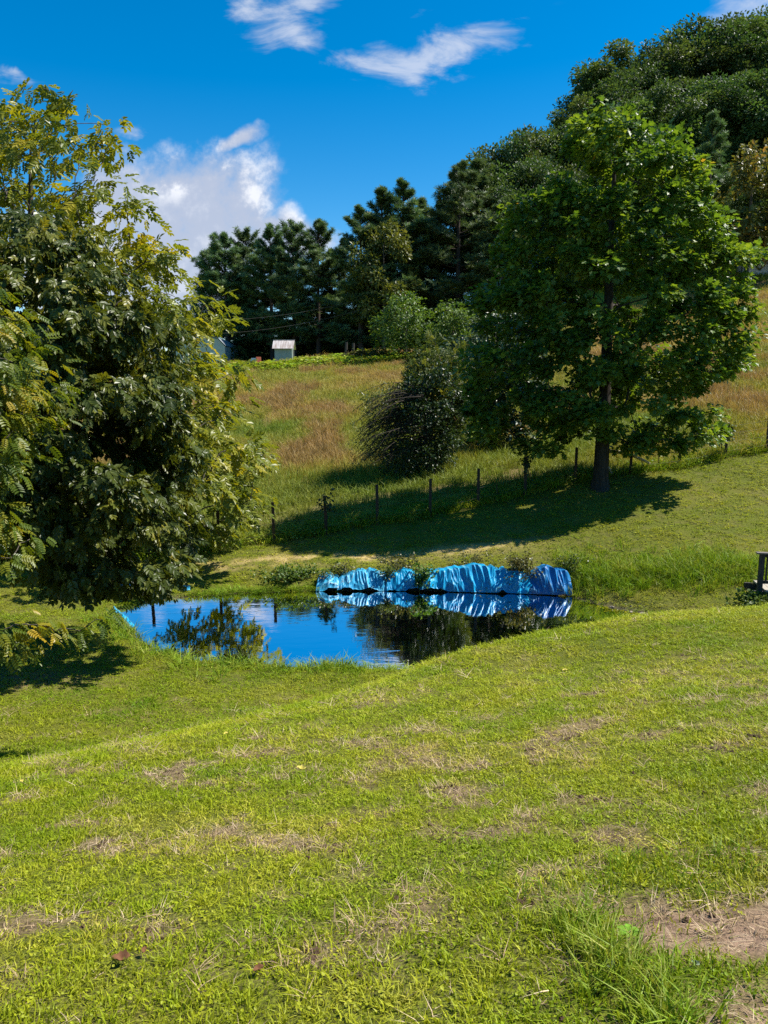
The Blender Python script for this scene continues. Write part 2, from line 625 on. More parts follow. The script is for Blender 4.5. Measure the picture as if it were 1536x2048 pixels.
M['white_wall'] = simple_mat('pale_siding', (0.55, 0.56, 0.58), (0.7, 0.7, 0.7), 1.2, 0.7, 0.3, 0.05)
M['dark_hole'] = simple_mat('dark_board', (0.03, 0.03, 0.03), (0.06, 0.055, 0.05), 4, 0.8, 0.2, 0.05)
M['red_paint'] = simple_mat('faded_red_paint', (0.45, 0.09, 0.05), (0.6, 0.18, 0.10), 4, 0.6, 0.3, 0.05)
M['pebble'] = simple_mat('wet_pebble', (0.16, 0.13, 0.10), (0.34, 0.29, 0.23), 9, 0.7, 0.4, 0.2)

# ------------------------------------------------------------------ terrain
ctrl = []


def cp(px, py, D):
    ctrl.append(at(px, py, D))


def cx(x, y, zrel):
    ctrl.append(np.array([x, y, CAMZ + zrel]))


for px in (-500, 0, 400, 768, 1150, 1536, 2000):
    s = np.interp(px, [-500, 0, 600, 1000, 1536, 2000], [.32, .31, .28, .25, .205, .18])
    for D in (1.5, 3.5, 6.0) + ((9.3,) if px > 1000 else ()):
        cx((px - 768) / FPX * D, D, -1.5 - s * D)
for x in (-12, -4, 0, 4, 12):
    cx(x, -4, -0.7)
    cx(x * 2, -20, 2.0)
for q in [(2000, 1190, 16), (1750, 1202, 15.2), (1536, 1213, 14.5), (1270, 1231, 13.3), (1100, 1258, 12.6), (1000, 1283, 12.0), (900, 1306, 11.5),
          (820, 1335, 11.0), (750, 1360, 10.5), (600, 1402, 9.6), (300, 1470, 8.0), (0, 1530, 7.0), (-300, 1580, 6.2)]:
    cp(q[0], q[1] + 7, q[2])                    # leave room for the height of the grass
    if 0 <= q[0] < 700:                         # slope breaks into the hollow left of the pond
        e = at(q[0], q[1], q[2] + 1.3)
        ctrl.append(e - np.array([0, 0, 0.10 + 0.14 * q[0] / 600]))
    if 700 < q[0] < 1600:                       # beyond the brow the bank drops towards the water
        e = at(q[0], q[1], q[2] + 1.6)
        ctrl.append(e - np.array([0, 0, 0.36]))
for q in [(300, 1400, 12.1), (100, 1400, 12.1), (0, 1450, 10.7), (450, 1400, 12.0), (600, 1385, 12.3), (100, 1340, 13.4),
          (-200, 1400, 12.0), (100, 1230, 17.0), (0, 1190, 18.5), (-200, 1250, 16)]:
    cp(*q)
for q in [(1350, 1262, 15.6), (1536, 1240, 16.2), (1750, 1225, 16.8), (1350, 1180, 18.5), (1536, 1180, 17.8), (1536, 1105, 20.2), (1350, 1140, 19.6),
          (1750, 1170, 18.2), (1750, 1080, 21)]:
    cp(*q)
for x in (-25, -14):
    cx(x, 15, -4.7)
    cx(x, 22, -4.6)
FENCE = [(300, 1118), (438, 1101), (548, 1084), (653, 1069), (755, 1048), (860, 1034), (956, 1011), (1050, 992), (1150, 962), (1260, 948),
         (1358, 937), (1450, 917), (1533, 904), (1620, 890)]


def fence_D(px):
    return np.interp(px, [300, 438, 1533, 1700], [21.9, 22.5, 27.4, 28.2])


for (px, py) in FENCE:
    cp(px, py, fence_D(px))
for q in [(440, 1152, 20.7), (230, 1168, 20.2), (650, 1150, 20.4), (760, 1138, 20.5), (960, 1134, 20.5), (1140, 1132, 20.5),
          (540, 1120, 21.5), (800, 1113, 21.8), (1150, 1050, 22.8), (1350, 1020, 23.2)]:
    cp(*q)
FAR85 = [(-300, 747), (200, 745), (450, 738), (750, 716), (1000, 700), (1250, 640), (1536, 568), (1900, 520)]
for px, py in FAR85:
    e = at(px, py, 85)
    fd = fence_D(px)
    zf = at(px, np.interp(px, [p[0] for p in FENCE], [p[1] for p in FENCE]), fd)[2]
    ctrl.append(e)
    for D, k in ((34, -0.25), (46, -0.2), (64, 0)):
        fr = (D - fd) / (85 - fd)
        ctrl.append(np.array([(px - 768) / FPX * D, D, zf + (e[2] - zf) * fr + k]))
for px, D, z in [(200, 105, 2.5), (450, 105, 2.9), (640, 105, 3.6), (690, 93, 4.2), (900, 105, 7), (1050, 105, 12), (1200, 105, 17), (1500, 105, 21), (1900, 105, 24),
                 (450, 135, 1.0), (900, 135, 12), (1200, 135, 31), (1536, 135, 37), (1900, 135, 40),
                 (200, 190, -6), (900, 190, 15), (1200, 190, 40), (1536, 190, 55), (1900, 190, 58), (-500, 105, 2), (-500, 190, -8)]:
    cx((px - 768) / FPX * D, D, z)
ctrl = np.array(ctrl)


def tps_fit(P, lam=0.02):
    n = len(P)
    X = P[:, :2] / 10.0
    d2 = ((X[:, None] - X[None]) ** 2).sum(-1)
    K = 0.5 * d2 * np.log(d2 + 1e-12) + lam * np.eye(n)
    A = np.zeros((n + 3, n + 3))
    A[:n, :n] = K
    A[:n, n] = 1
    A[:n, n + 1:] = X
    A[n, :n] = 1
    A[n + 1:, :n] = X.T
    return X, np.linalg.solve(A, np.concatenate([P[:, 2], [0, 0, 0]]))


TX, TW = tps_fit(ctrl, 0.004)
pond_px = [(243, 1222), (300, 1206), (380, 1195), (470, 1189), (560, 1185), (640, 1182), (760, 1181), (870, 1182), (960, 1185), (1050, 1187), (1130, 1191),
           (1165, 1203), (1215, 1216), (1290, 1229), (1330, 1240), (1250, 1262), (1130, 1284), (1020, 1306), (920, 1326), (830, 1337), (740, 1334), (660, 1331),
           (580, 1333), (500, 1334), (430, 1326), (370, 1315), (325, 1302), (290, 1282), (262, 1258), (246, 1238)]
POND = [tuple(on_water(*q)[:2]) for q in pond_px]


def tps_raw(x, y):
    x, y = np.asarray(x, float).ravel(), np.asarray(y, float).ravel()
    qx, qy = np.clip(x, -130, 150) / 10, np.clip(y, -40, 200) / 10
    out = np.empty(len(x))
    n = len(TX)
    for s in range(0, len(x), 40000):
        sl = slice(s, s + 40000)
        d2 = (qx[sl, None] - TX[None, :, 0]) ** 2 + (qy[sl, None] - TX[None, :, 1]) ** 2
        out[sl] = (0.5 * d2 * np.log(d2 + 1e-12)) @ TW[:n] + TW[n] + TW[n + 1] * qx[sl] + TW[n + 2] * qy[sl]
    return out


def ground_z(x, y, detail=True):
    x, y = np.asarray(x, float).ravel(), np.asarray(y, float).ravel()
    z = tps_raw(x, y)
    if detail:
        z = z + 0.05 * (fbm(x * 0.7 + 3, y * 0.7, 5) - 0.5) * sstep(np.abs(y), 0, 4) + 0.02 * (vnoise(x * 3.1, y * 3.1, 9) - 0.5)
        z = z + 0.5 * (fbm(x * 0.12, y * 0.12, 11) - 0.5) * sstep(y, 30, 50)
    near = (x > -14) & (x < 14) & (y > 9) & (y < 26)
    if near.any():
        d, ins = poly_dist(x[near], y[near], POND)
        zn = z[near]
        zo = np.maximum(zn, 0.12) * sstep(d, -0.05, 0.75)
        zi = -0.03 - np.minimum(d * 0.55, 0.9)
        z[near] = np.where(ins, zi, np.where(d < 3, zo + np.where(d < 0.75, 0, 0), zn))
        m = (~ins) & (d >= 0.75) & (d < 3)
        zz = np.where(m, np.maximum(zn, 0.12 * (1 - sstep(d, 1.5, 3)) + zn * sstep(d, 1.5, 3)), z[near])
        z[near] = zz
    return z


def gz(x, y):
    return float(ground_z([x], [y])[0])


def axis(lo, hi, step, far_lo, far_hi, g=1.13):
    a = list(np.arange(lo, hi + 1e-6, step))
    s, v = step, hi
    while v < far_hi:
        s *= g
        v += s
        a.append(v)
    s, v = step, lo
    b = []
    while v > far_lo:
        s *= g
        v -= s
        b.append(v)
    return np.array(b[::-1] + a)


GX = axis(-13, 14, 0.14, -2500, 2500, 1.10)
GY = axis(0, 29, 0.14, -300, 4000, 1.055)
gx, gy = np.meshgrid(GX, GY)
gxf, gyf = gx.ravel(), gy.ravel()
gzf = ground_z(gxf, gyf)


def fence_y(x):
    """y of the fence line at world x"""
    fx = np.array([at(p, q, fence_D(p))[0] for p, q in FENCE])
    fy = np.array([fence_D(p) for p, q in FENCE])
    return np.interp(x, fx, fy)


def ground_D(px, py):
    """distance at which the sight line through (px, py) meets the ground"""
    Ds = np.geomspace(1.2, 60, 500)
    P = np.array([at(px, py, D) for D in Ds])
    below = P[:, 2] < ground_z(P[:, 0], P[:, 1])
    return float(Ds[np.argmax(below)])




def gp(px, py):
    return at(px, py, ground_D(px, py))


# worn soil patch near the camera, bottom right
SOIL_A = [tuple(gp(*q)[:2]) for q in [(1150, 1835), (1280, 1812), (1536, 1800), (1700, 1830), (1700, 1930), (1480, 1930), (1330, 1925), (1230, 1890)]]
SOIL_B = [tuple(gp(*q)[:2]) for q in [(1370, 2040), (1420, 1985), (1536, 1985), (1640, 2000), (1640, 2120), (1380, 2120)]]


def soil_mask(x, y):
    d, ins = poly_dist(x, y, SOIL_A)
    a = sstep(np.where(ins, d, -d) + 0.16 * (fbm(np.asarray(x) * 6, np.asarray(y) * 6, 31) - 0.5), -0.07, 0.09)
    d, ins = poly_dist(x, y, SOIL_B)
    b = sstep(np.where(ins, d, -d) + 0.14 * (fbm(np.asarray(x) * 7, np.asarray(y) * 7, 33) - 0.5), -0.07, 0.07)
    return np.maximum(a, 0.8 * b)


def thatch_mask(x, y):
    """mown lawn where dead grass and scalped soil show"""
    n = fbm(np.asarray(x) * 3.4 + 0.5 * np.asarray(y), np.asarray(y) * 5.0, 41, 5)
    big = fbm(np.asarray(x) * 0.6, np.asarray(y) * 0.8, 43, 3)
    base = sstep(n + 0.35 * (big - 0.5), 0.52, 0.70)
    w = sstep(y, 2.0, 3.0) * (1 - 0.75 * sstep(y, 6.0, 10.0))
    return base * w


def strip_mask(x, y):
    """straw-coloured strip of lawn along the far bank"""
    x, y = np.asarray(x), np.asarray(y)
    c = np.interp(x, [-6, -3, 0, 2.5, 5], [21.35, 21.5, 21.7, 21.9, 22.1])
    return np.exp(-((y - c) / 0.38) ** 2) * sstep(x, -6.5, -4.5) * (1 - sstep(x, 2.0, 6.0)) * sstep(fbm(x * 1.7, y * 3, 57), 0.33, 0.6)


field = sstep(gyf - fence_y(gxf), -0.2, 0.25)
mown_far = sstep(gyf, 86, 89)
soil = soil_mask(gxf, gyf)
thatch = thatch_mask(gxf, gyf)
strip = strip_mask(gxf, gyf)
pd, pin = poly_dist(gxf, gyf, POND)
mud = np.where(pin, 1.0, 1 - sstep(pd, 0.05, 0.4)) * (np.abs(gyf - 17) < 9)
mud = np.maximum(mud, np.exp(-((gxf - 5.4) / 1.4) ** 2 - ((gyf - 18.1 + 0.45 * (gxf - 5.4)) / 0.55) ** 2))
leaf_litter = np.exp(-((gxf + 7.2) / 1.3) ** 2 - ((gyf - 13.0) / 0.5) ** 2)
soil = np.maximum(soil, leaf_litter * 0.9)
ny, nx = gx.shape
I = (np.arange(ny - 1)[:, None] * nx + np.arange(nx - 1)[None]).ravel()
GF = np.stack([I, I + 1, I + 1 + nx, I + nx], 1)

t = NT('ground_cover')
n1 = t.noise(0.55, 5, 0.6)
n2 = t.noise(9, 6, 0.7)
n3 = t.noise(60, 4, 0.7)
lawn = t.ramp(n1, [(0.30, (0.11, 0.16, 0.010)), (0.5, (0.18, 0.21, 0.012)), (0.72, (0.27, 0.23, 0.04))])
lawn = t.mix(t.mr(n2, 0.35, 0.7), lawn, (0.17, 0.19, 0.02))
lawn = t.mix(t.mr(n3, 0.36, 0.62, 0, 0.9), lawn, (0.035, 0.032, 0.010))
fld = t.ramp(t.noise(0.3, 6, 0.65), [(0.3, (0.10, 0.13, 0.03)), (0.5, (0.17, 0.155, 0.045)), (0.7, (0.20, 0.13, 0.06))])
col = t.mix(t.attr('field'), lawn, fld)
col = t.mix(t.attr('mown'), col, (0.16, 0.24, 0.03))
col = t.mix(t.attr('strip'), col, (0.46, 0.34, 0.15))
col = t.mix(t.math('MULTIPLY', t.attr('thatch'), 0.85), col, t.ramp(n2, [(0.35, (0.06, 0.038, 0.022)), (0.65, (0.26, 0.18, 0.10))]))
soilc = t.ramp(n2, [(0.3, (0.075, 0.045, 0.030)), (0.55, (0.26, 0.17, 0.11)), (0.75, (0.38, 0.27, 0.19))])
col = t.mix(t.attr('soil'), col, soilc)
mudc = t.ramp(n2, [(0.3, (0.035, 0.028, 0.016)), (0.7, (0.12, 0.10, 0.065))])
col = t.mix(t.attr('mud'), col, mudc)
b = t.bump(t.math('ADD', n2, t.math('MULTIPLY', n3, 0.6)), 0.6, 0.04)
M['ground'] = t.done(t.bsdf(col, 0.95, 0.15, b).outputs[0])
g = link('ground', mesh_np('ground', np.stack([gxf, gyf, gzf], 1), GF, M['ground'],
                           dict(field=field, mown=mown_far, soil=soil, thatch=thatch, strip=strip, mud=mud), True))
tag(g, 'mown lawn falling to the pond and rough hillside rising beyond the fence', 'ground', kind='structure')

# ------------------------------------------------------------------ pond water
t = NT('pond_water')
nb = t.noise(1.6, 3, 0.5, t.pos(), (1.0, 2.6, 1))
nb2 = t.noise(7.0, 2, 0.5, t.pos(), (1.0, 2.2, 1))
bmp = t.bump(t.math('ADD', nb, t.math('MULTIPLY', nb2, 0.18)), 0.03, 0.05)
murk = t.ramp(t.noise(0.8, 4, 0.6), [(0.3, (0.010, 0.009, 0.004)), (0.7, (0.030, 0.024, 0.011))])
dif = t.n('ShaderNodeBsdfDiffuse')
t.l(murk, dif.inputs['Color'])
gl = t.n('ShaderNodeBsdfGlossy')
gl.inputs['Roughness'].default_value = 0.025
gl.inputs['Color'].default_value = (0.95, 0.97, 1.0, 1)
t.l(bmp, gl.inputs['Normal'])
fr = t.n('ShaderNodeFresnel')
fr.inputs['IOR'].default_value = 1.58
t.l(bmp, fr.inputs['Normal'])
mx = t.n('ShaderNodeMixShader')
t.l(fr.outputs[0], mx.inputs[0])
t.l(dif.outputs[0], mx.inputs[1])
t.l(gl.outputs[0], mx.inputs[2])
M['water'] = t.done(mx.outputs[0])
pc = np.mean(POND, axis=0)
wp = []
for (x, y) in POND:
    d = np.array([x, y]) - pc
    q = np.array([x, y]) + d / np.linalg.norm(d) * 0.25
    wp.append([q[0], q[1], 0.0])
wp = np.array(wp)
wv = np.vstack([wp, [[pc[0], pc[1], 0]]])
nw = len(wp)
w = link('pond_water', mesh_np('pond_water', wv, np.array([[i, (i + 1) % nw, nw] for i in range(nw)]), M['water']))
tag(w, 'still dark pond reflecting the sky and the trees', 'pond', kind='structure')

# ------------------------------------------------------------------ foliage tools
LEAFLET = (np.array([[0, 0, 0], [.28, .16, .05], [.68, .13, .04], [1, 0, -.06], [.68, -.13, .04], [.28, -.16, .05]]),
           [np.array([[0, 1, 2, 3], [0, 3, 4, 5]])])
LEAFLETW = (LEAFLET[0] * np.array([1, 1.6, 1.2]), LEAFLET[1])
LEAFLETM = (LEAFLET[0] * np.array([1, 1.55, 1.3]), LEAFLET[1])
QUADLEAF = (np.array([[0, 0, 0], [.5, .30, .06], [1, 0, -.04], [.5, -.30, .06]]), [np.array([[0, 1, 2, 3]])])
ROUNDLEAF = (np.array([[0, 0, 0], [.35, .42, .06], [.8, .32, .02], [1, 0, -.05], [.8, -.32, .02], [.35, -.42, .06]]),
             [np.array([[0, 1, 2, 3], [0, 3, 4, 5]])])
MAPLELEAF = (np.array([[0.0, 0, 0], [.12, .40, .05], [.42, .27, 0.03], [.58, .52, .06], [.70, .20, .02], [1.05, 0, -.06],
                       [.70, -.20, .02], [.58, -.52, .06], [.42, -.27, .03], [.12, -.40, .05]]),
             [np.array([[0, 1, 2], [2, 3, 4], [0, 2, 4], [0, 4, 5], [0, 5, 6], [0, 6, 8], [6, 7, 8], [0, 8, 9]])])


def unit(a):
    return a / (np.linalg.norm(a, axis=-1, keepdims=True) + 1e-9)


def compose(tmpl, items):
    """a template made of transformed copies of a template: items = (origin, direction, up, size)"""
    V, F, n = [], [], 0
    for o, d, u, s in items:
        d = unit(np.asarray(d, float))
        sd = unit(np.cross(np.asarray(u, float), d))
        up = np.cross(d, sd)
        v = np.asarray(o) + s * (tmpl[0][:, :1] * d + tmpl[0][:, 1:2] * sd + tmpl[0][:, 2:3] * up)
        V.append(v)
        F += [f + n for f in tmpl[1]]
        n += len(v)
    by = {}
    for f in F:
        by.setdefault(f.shape[1], []).append(f)
    return np.concatenate(V), [np.concatenate(x) for x in by.values()]


def pinnate(pairs=6, droop=0.25):
    it = []
    for k in range(pairs):
        a = 0.18 + 0.72 * k / pairs
        z = -droop * a * a
        s = 0.33 * (1 - 0.35 * abs(k / pairs - 0.45))
        for sg in (-1, 1):
            it.append(((a, 0, z), (0.35, sg, -0.30), (0, 0, 1), s))
    it.append(((0.9, 0, -droop * 0.81), (1, 0, -0.5), (0, 0, 1), 0.24))
    return compose(LEAFLETW, it)


def palm5():
    it = []
    for a, s in ((-75, .75), (-38, .95), (0, 1.0), (38, .95), (75, .75)):
        it.append(((0.12, 0, 0), (math.cos(R(a)), math.sin(R(a)), -0.25), (0, 0, 1), s))
    return compose(LEAFLET, it)


def spray(nl=7, leaf=ROUNDLEAF, seed=0, size=0.42):
    r = np.random.default_rng(seed)
    it = []
    for k in range(nl):
        a = 0.1 + 0.8 * k / nl
        sg = 1 if k % 2 else -1
        it.append(((a, 0, -0.1 * a), (0.5 + 0.3 * r.random(), sg * (0.7 + 0.4 * r.random()), -0.25 + 0.4 * r.random()),
                   (0.2 * r.normal(), 0.2 * r.normal(), 1), size * (0.8 + 0.4 * r.random())))
    it.append(((0.85, 0, -0.1), (1, 0, -0.2), (0, 0, 1), size))
    return compose(leaf, it)


def leaves_mesh(name, tmpl, P, D, U, S, mat, vals=None, smooth=False):
    """one mesh of a template copied to every P, along D, with up hint U and size S"""
    T, F = tmpl
    D = unit(D)
    Sd = unit(np.cross(U, D))
    Up = np.cross(D, Sd)
    S = np.broadcast_to(np.asarray(S, float), (len(P),))
    V = P[:, None] + S[:, None, None] * (T[None, :, :1] * D[:, None] + T[None, :, 1:2] * Sd[:, None] + T[None, :, 2:3] * Up[:, None])
    k = len(T)
    off = (np.arange(len(P)) * k)[:, None, None]
    FF = [(f[None] + off).reshape(-1, f.shape[1]) for f in F]
    if vals is None:
        vals = rng.random(len(P))
    return mesh_np(name, V.reshape(-1, 3), FF, mat, dict(v=np.repeat(vals, k)), smooth)


def sample_crown(r, poly, n, depth, shell=0.45, ymid=0.0):
    """points through a crown whose front outline is poly (x, z) and whose depth bulges to +-depth"""
    poly = np.asarray(poly, float)
    lo, hi = poly.min(0), poly.max(0)
    q = r.random((n * 12, 2)) * (hi - lo) + lo
    d, ins = poly_dist(q[:, 0], q[:, 1], [tuple(p) for p in poly])
    q, d = q[ins], d[ins]
    dm = np.percentile(d, 98)
    tt = np.clip(d / dm, 0, 1)
    half = depth * np.sqrt(1 - (1 - tt) ** 2)
    keep = r.random(len(q)) < (0.45 + 0.55 * half / depth)       # volume weighting
    q, half, d = q[keep][:n], half[keep][:n], d[keep][:n]
    y = half * np.sign(r.random(len(q)) - 0.5) * r.random(len(q)) ** shell
    return np.stack([q[:, 0], y + ymid, q[:, 1]], 1), d


def skeleton(r, trunk, trad, centers, twig=0.012, up=0.12, kmax=None):
    """tubes from a trunk path out to every clump centre; returns an MB"""
    trunk = np.asarray(trunk, float)
    nodes = [p for p in trunk]
    parent = [-1] + list(range(len(trunk) - 1))
    ntr = len(trunk)
    segs = []
    ax = np.stack([np.interp(centers[:, 2], trunk[:, 2], trunk[:, k]) for k in (0, 1)], 1)
    order = np.argsort(np.linalg.norm(centers[:, :2] - ax, axis=1))
    for ci in order:
        c = centers[ci]
        N = np.array(nodes)
        dv = c - N
        dist = np.linalg.norm(dv, axis=1)
        cost = dist + 1.1 * np.maximum(0, -dv[:, 2] + 0.15 * dist) + 0.25 * np.maximum(0, 0.4 - N[:, 2] + trunk[0, 2]) * 10
        cost[:max(1, ntr // 5)] += 50
        k = int(np.argmin(cost))
        a = N[k]
        L = dist[k]
        chain = [k]
        m = 4
        for j in range(1, m + 1):
            s = j / m
            p = a + (c - a) * s
            p = p + np.array([0, 0, up * L * 4 * s * (1 - s)]) + r.normal(0, 0.03 * L, 3) * (1 if j < m else 0)
            nodes.append(p)
            parent.append(chain[-1])
            chain.append(len(nodes) - 1)
        segs.append(chain)
    cnt = np.zeros(len(nodes))
    for ch in segs:
        q = ch[-1]
        while q >= 0:
            cnt[q] += 1
            q = parent[q]
    N = np.array(nodes)
    mb = MB()
    mb.tube(trunk, trad, 10)
    rmid = float(np.median(trad))
    tot = max(1, len(segs))
    for ch in segs:
        rr = twig + (rmid * 0.62) * np.sqrt(np.maximum(cnt[ch], 1) / tot) - rmid * 0.62 * math.sqrt(1 / tot)
        rr[0] = min(rr[0], rr[1] * 1.15) if len(rr) > 1 else rr[0]
        mb.tube(N[ch], rr, 5, False)
    return mb


def trunk_path(r, h, lean=(0, 0), wob=0.06, n=12, r0=0.3, r1=0.03, flare=1.5):
    s = np.linspace(0, 1, n)
    x = lean[0] * s + wob * h * 0.1 * np.sin(s * 5 + r.random() * 6) * s
    y = lean[1] * s + wob * h * 0.1 * np.sin(s * 4 + r.random() * 6) * s
    rad = r0 * (1 - s) ** 0.85 + r1
    rad[0] *= flare
    rad[1] *= 1 + (flare - 1) * 0.15
    z = s * h
    z[1] = min(z[1], 0.35)
    z[0] = -0.25
    return np.stack([x, y, z], 1), rad


def px_poly(pts, D, base):
    """front outline given in photo pixels at depth D -> (x, z) relative to base"""
    o = []
    for q in pts:
        p = at(q[0], q[1], D)
        o.append((p[0] - base[0], p[2] - base[2]))
    return o


def leafy(name, label, cat, base, poly, depth, nclump, per, crad, tmpl, lsize, leaf, bark, seed, trunk_h, r0, lean=(0, 0), out=0.6, down=0.25,
          upn=0.9, shell=0.45, twig=0.012, skel=None, group=None, jitter=0.35, flat=0.6, edge_v=0.0, ymid=0.0, trunk_name='trunk', extra=None):
    r = np.random.default_rng(seed)
    root = empty(name, base, label, cat, group)
    cen, dedge = sample_crown(r, poly, nclump, depth, shell, ymid)
    if extra is not None:
        cen = np.vstack([cen, extra])
    tp, tr = trunk_path(r, trunk_h, lean, r0=r0, n=14)
    ns = skel or len(cen)
    mb = skeleton(r, tp, tr, cen[r.permutation(len(cen))[:ns]], twig)
    mb.build(trunk_name, bark, root, smooth=True)
    n = len(cen) * per
    ci = np.repeat(np.arange(len(cen)), per)
    off = r.normal(0, 1, (n, 3))
    off = unit(off) * (r.random((n, 1)) ** 0.5)
    cr = crad * (0.6 + 0.8 * r.random(len(cen)))[ci][:, None]
    P = cen[ci] + off * cr * np.array([1, 1, flat])
    axis_xy = np.array([np.mean([q[0] for q in poly]), ymid])
    outw = np.concatenate([P[:, :2] - axis_xy, np.zeros((n, 1))], 1)
    outw = unit(outw)
    D = out * outw + (1 - out) * off + r.normal(0, jitter, (n, 3)) + np.array([0, 0, -down])
    U = r.normal(0, jitter, (n, 3)) + np.array([0, 0, upn]) + 0.35 * outw
    cv_ = r.random(len(cen))
    vals = np.clip(0.55 * r.random(n) + 0.45 * cv_[ci], 0, 1)
    S = lsize * (0.7 + 0.6 * r.random(n))
    link('crown', leaves_mesh(name + '_crown', tmpl, P, D, U, S, leaf, vals), root)
    return root


def place(px, D):
    """ground point under photo column px at depth D"""
    x = ray(px, 1024)[0] / ray(px, 1024)[1] * D
    for _ in range(3):
        z = gz(x, D)
        # column px at that height
        cxn = (px - PW / 2) / FPX
        depth = D * math.cos(PITCH) - (z - CAMZ) * math.sin(PITCH)
        x = cxn * depth
    return np.array([x, D, gz(x, D)])


# ------------------------------------------------------------------ big trees
b = place(1200, 25.0)
poly = px_poly([(1205, 205), (1240, 225), (1280, 262), (1330, 245), (1365, 300), (1395, 340), (1435, 420), (1440, 475), (1500, 490), (1512, 545), (1490, 600),
                (1500, 680), (1495, 720), (1440, 765), (1400, 790), (1430, 850), (1455, 880), (1400, 900), (1330, 905), (1250, 905), (1210, 895), (1180, 905),
                (1120, 900), (1020, 912), (975, 880), (935, 840), (940, 760), (925, 680), (965, 600), (985, 540), (1015, 430), (1075, 365), (1120, 350), (1150, 260),
                (1180, 225)], 25.0, b)
leafy('maple_tree', 'large dark green maple with lobed leaves standing alone at the fence', 'tree', b, poly, 2.15, 480, 112, 0.46, MAPLELEAF, 0.165,
      M['maple'], M['bark_dark'], 11, 10.9, 0.225, out=0.45, down=0.15, upn=1.0, shell=0.4, skel=190,
      extra=np.array([at(*q) - b for q in [(1203, 222, 25.0), (1212, 250, 25.2), (1190, 262, 25.6), (1228, 275, 25.0), (1325, 268, 25.3), (1345, 300, 25.0), (1300, 300, 25.2),
                                            (1490, 505, 25.0), (1480, 560, 25.2), (1480, 690, 25.3), (1440, 860, 25.2), (1405, 875, 25.0), (1240, 300, 25.0), (1170, 300, 25.3)]]))

b = place(-40, 14.3)
poly = px_poly([(-420, 560), (-250, 470), (-100, 430), (20, 425), (120, 440), (190, 480), (250, 520), (300, 590), (340, 680), (370, 760), (345, 840), (385, 930), (360, 1010),
                (390, 1070), (378, 1110), (340, 1160), (290, 1180), (225, 1150), (190, 1185), (150, 1150), (80, 1105), (0, 1110), (-150, 1090), (-300, 1050),
                (-430, 1000), (-480, 800)], 14.3, b)
leafy('broad_leaved_tree', 'dense tree with dark glossy drooping leaves overhanging the left of the pond', 'tree', b, poly, 2.3, 680, 36, 0.42, spray(7, LEAFLETM, 6, 0.55), 0.19,
      M['hickory'], M['bark'], 12, 6.9, 0.24, out=0.5, down=0.75, upn=0.7, shell=0.4, skel=230, jitter=0.42)

b = place(90, 21.4)
poly = px_poly([(-200, 260), (-60, 200), (40, 190), (130, 186), (190, 215), (235, 250), (225, 310), (270, 385), (255, 440), (330, 510), (345, 555), (420, 560), (435, 650),
                (420, 700), (490, 790), (470, 850), (515, 890), (545, 930), (500, 985), (520, 1000), (430, 1095), (385, 1040), (330, 1060), (300, 980), (260, 800),
                (100, 600), (-150, 600), (-250, 420)], 21.4, b)
tw = [at(*q) - b for q in [(480, 905, 20.8), (515, 930, 20.6), (450, 985, 20.7), (500, 1000, 20.5), (425, 1050, 20.6), (440, 1075, 20.4), (470, 800, 20.8), (455, 750, 20.8),
                           (420, 590, 21.1), (400, 640, 21.1), (250, 380, 21.4), (210, 250, 21.6), (130, 200, 21.2), (30, 205, 21.4)]]
leafy('walnut_tree', 'tall airy walnut with yellow-green feathery leaves rising behind the glossy tree', 'tree', b, poly, 2.9, 300, 12, 0.60, spray(8, LEAFLETW, 4, 0.40), 0.38,
      M['walnut'], M['bark'], 13, 11.4, 0.24, out=0.6, down=0.45, upn=0.9, shell=0.6, lean=(0.4, 0), twig=0.010, jitter=0.4, extra=np.array(tw))

b = place(-330, 9.2)
poly = px_poly([(-260, 560), (-80, 540), (5, 575), (50, 650), (30, 690), (90, 720), (125, 790), (145, 850), (95, 890), (60, 930), (-20, 960), (-10, 1020), (35, 1060), (55, 1110), (10, 1145),
                (-60, 1160), (-120, 1180), (-420, 1150), (-600, 900), (-500, 650)], 9.2, b)
tw = [at(*q) - b for q in [(60, 1250, 9.3), (110, 1262, 9.4), (160, 1262, 9.5), (205, 1240, 9.5), (20, 1255, 9.2), (0, 1290, 9.2), (35, 1300, 9.2), (-30, 1270, 9.2)]]
leafy('young_walnut_tree', 'near walnut at the left edge with bright yellowing feathery leaves', 'tree', b, poly, 1.1, 220, 17, 0.27, pinnate(5, 0.35), 0.20,
      M['walnut_near'], M['bark'], 14, 4.4, 0.10, out=0.6, down=0.5, upn=0.8, shell=0.7, twig=0.006, jitter=0.4, extra=np.array(tw))

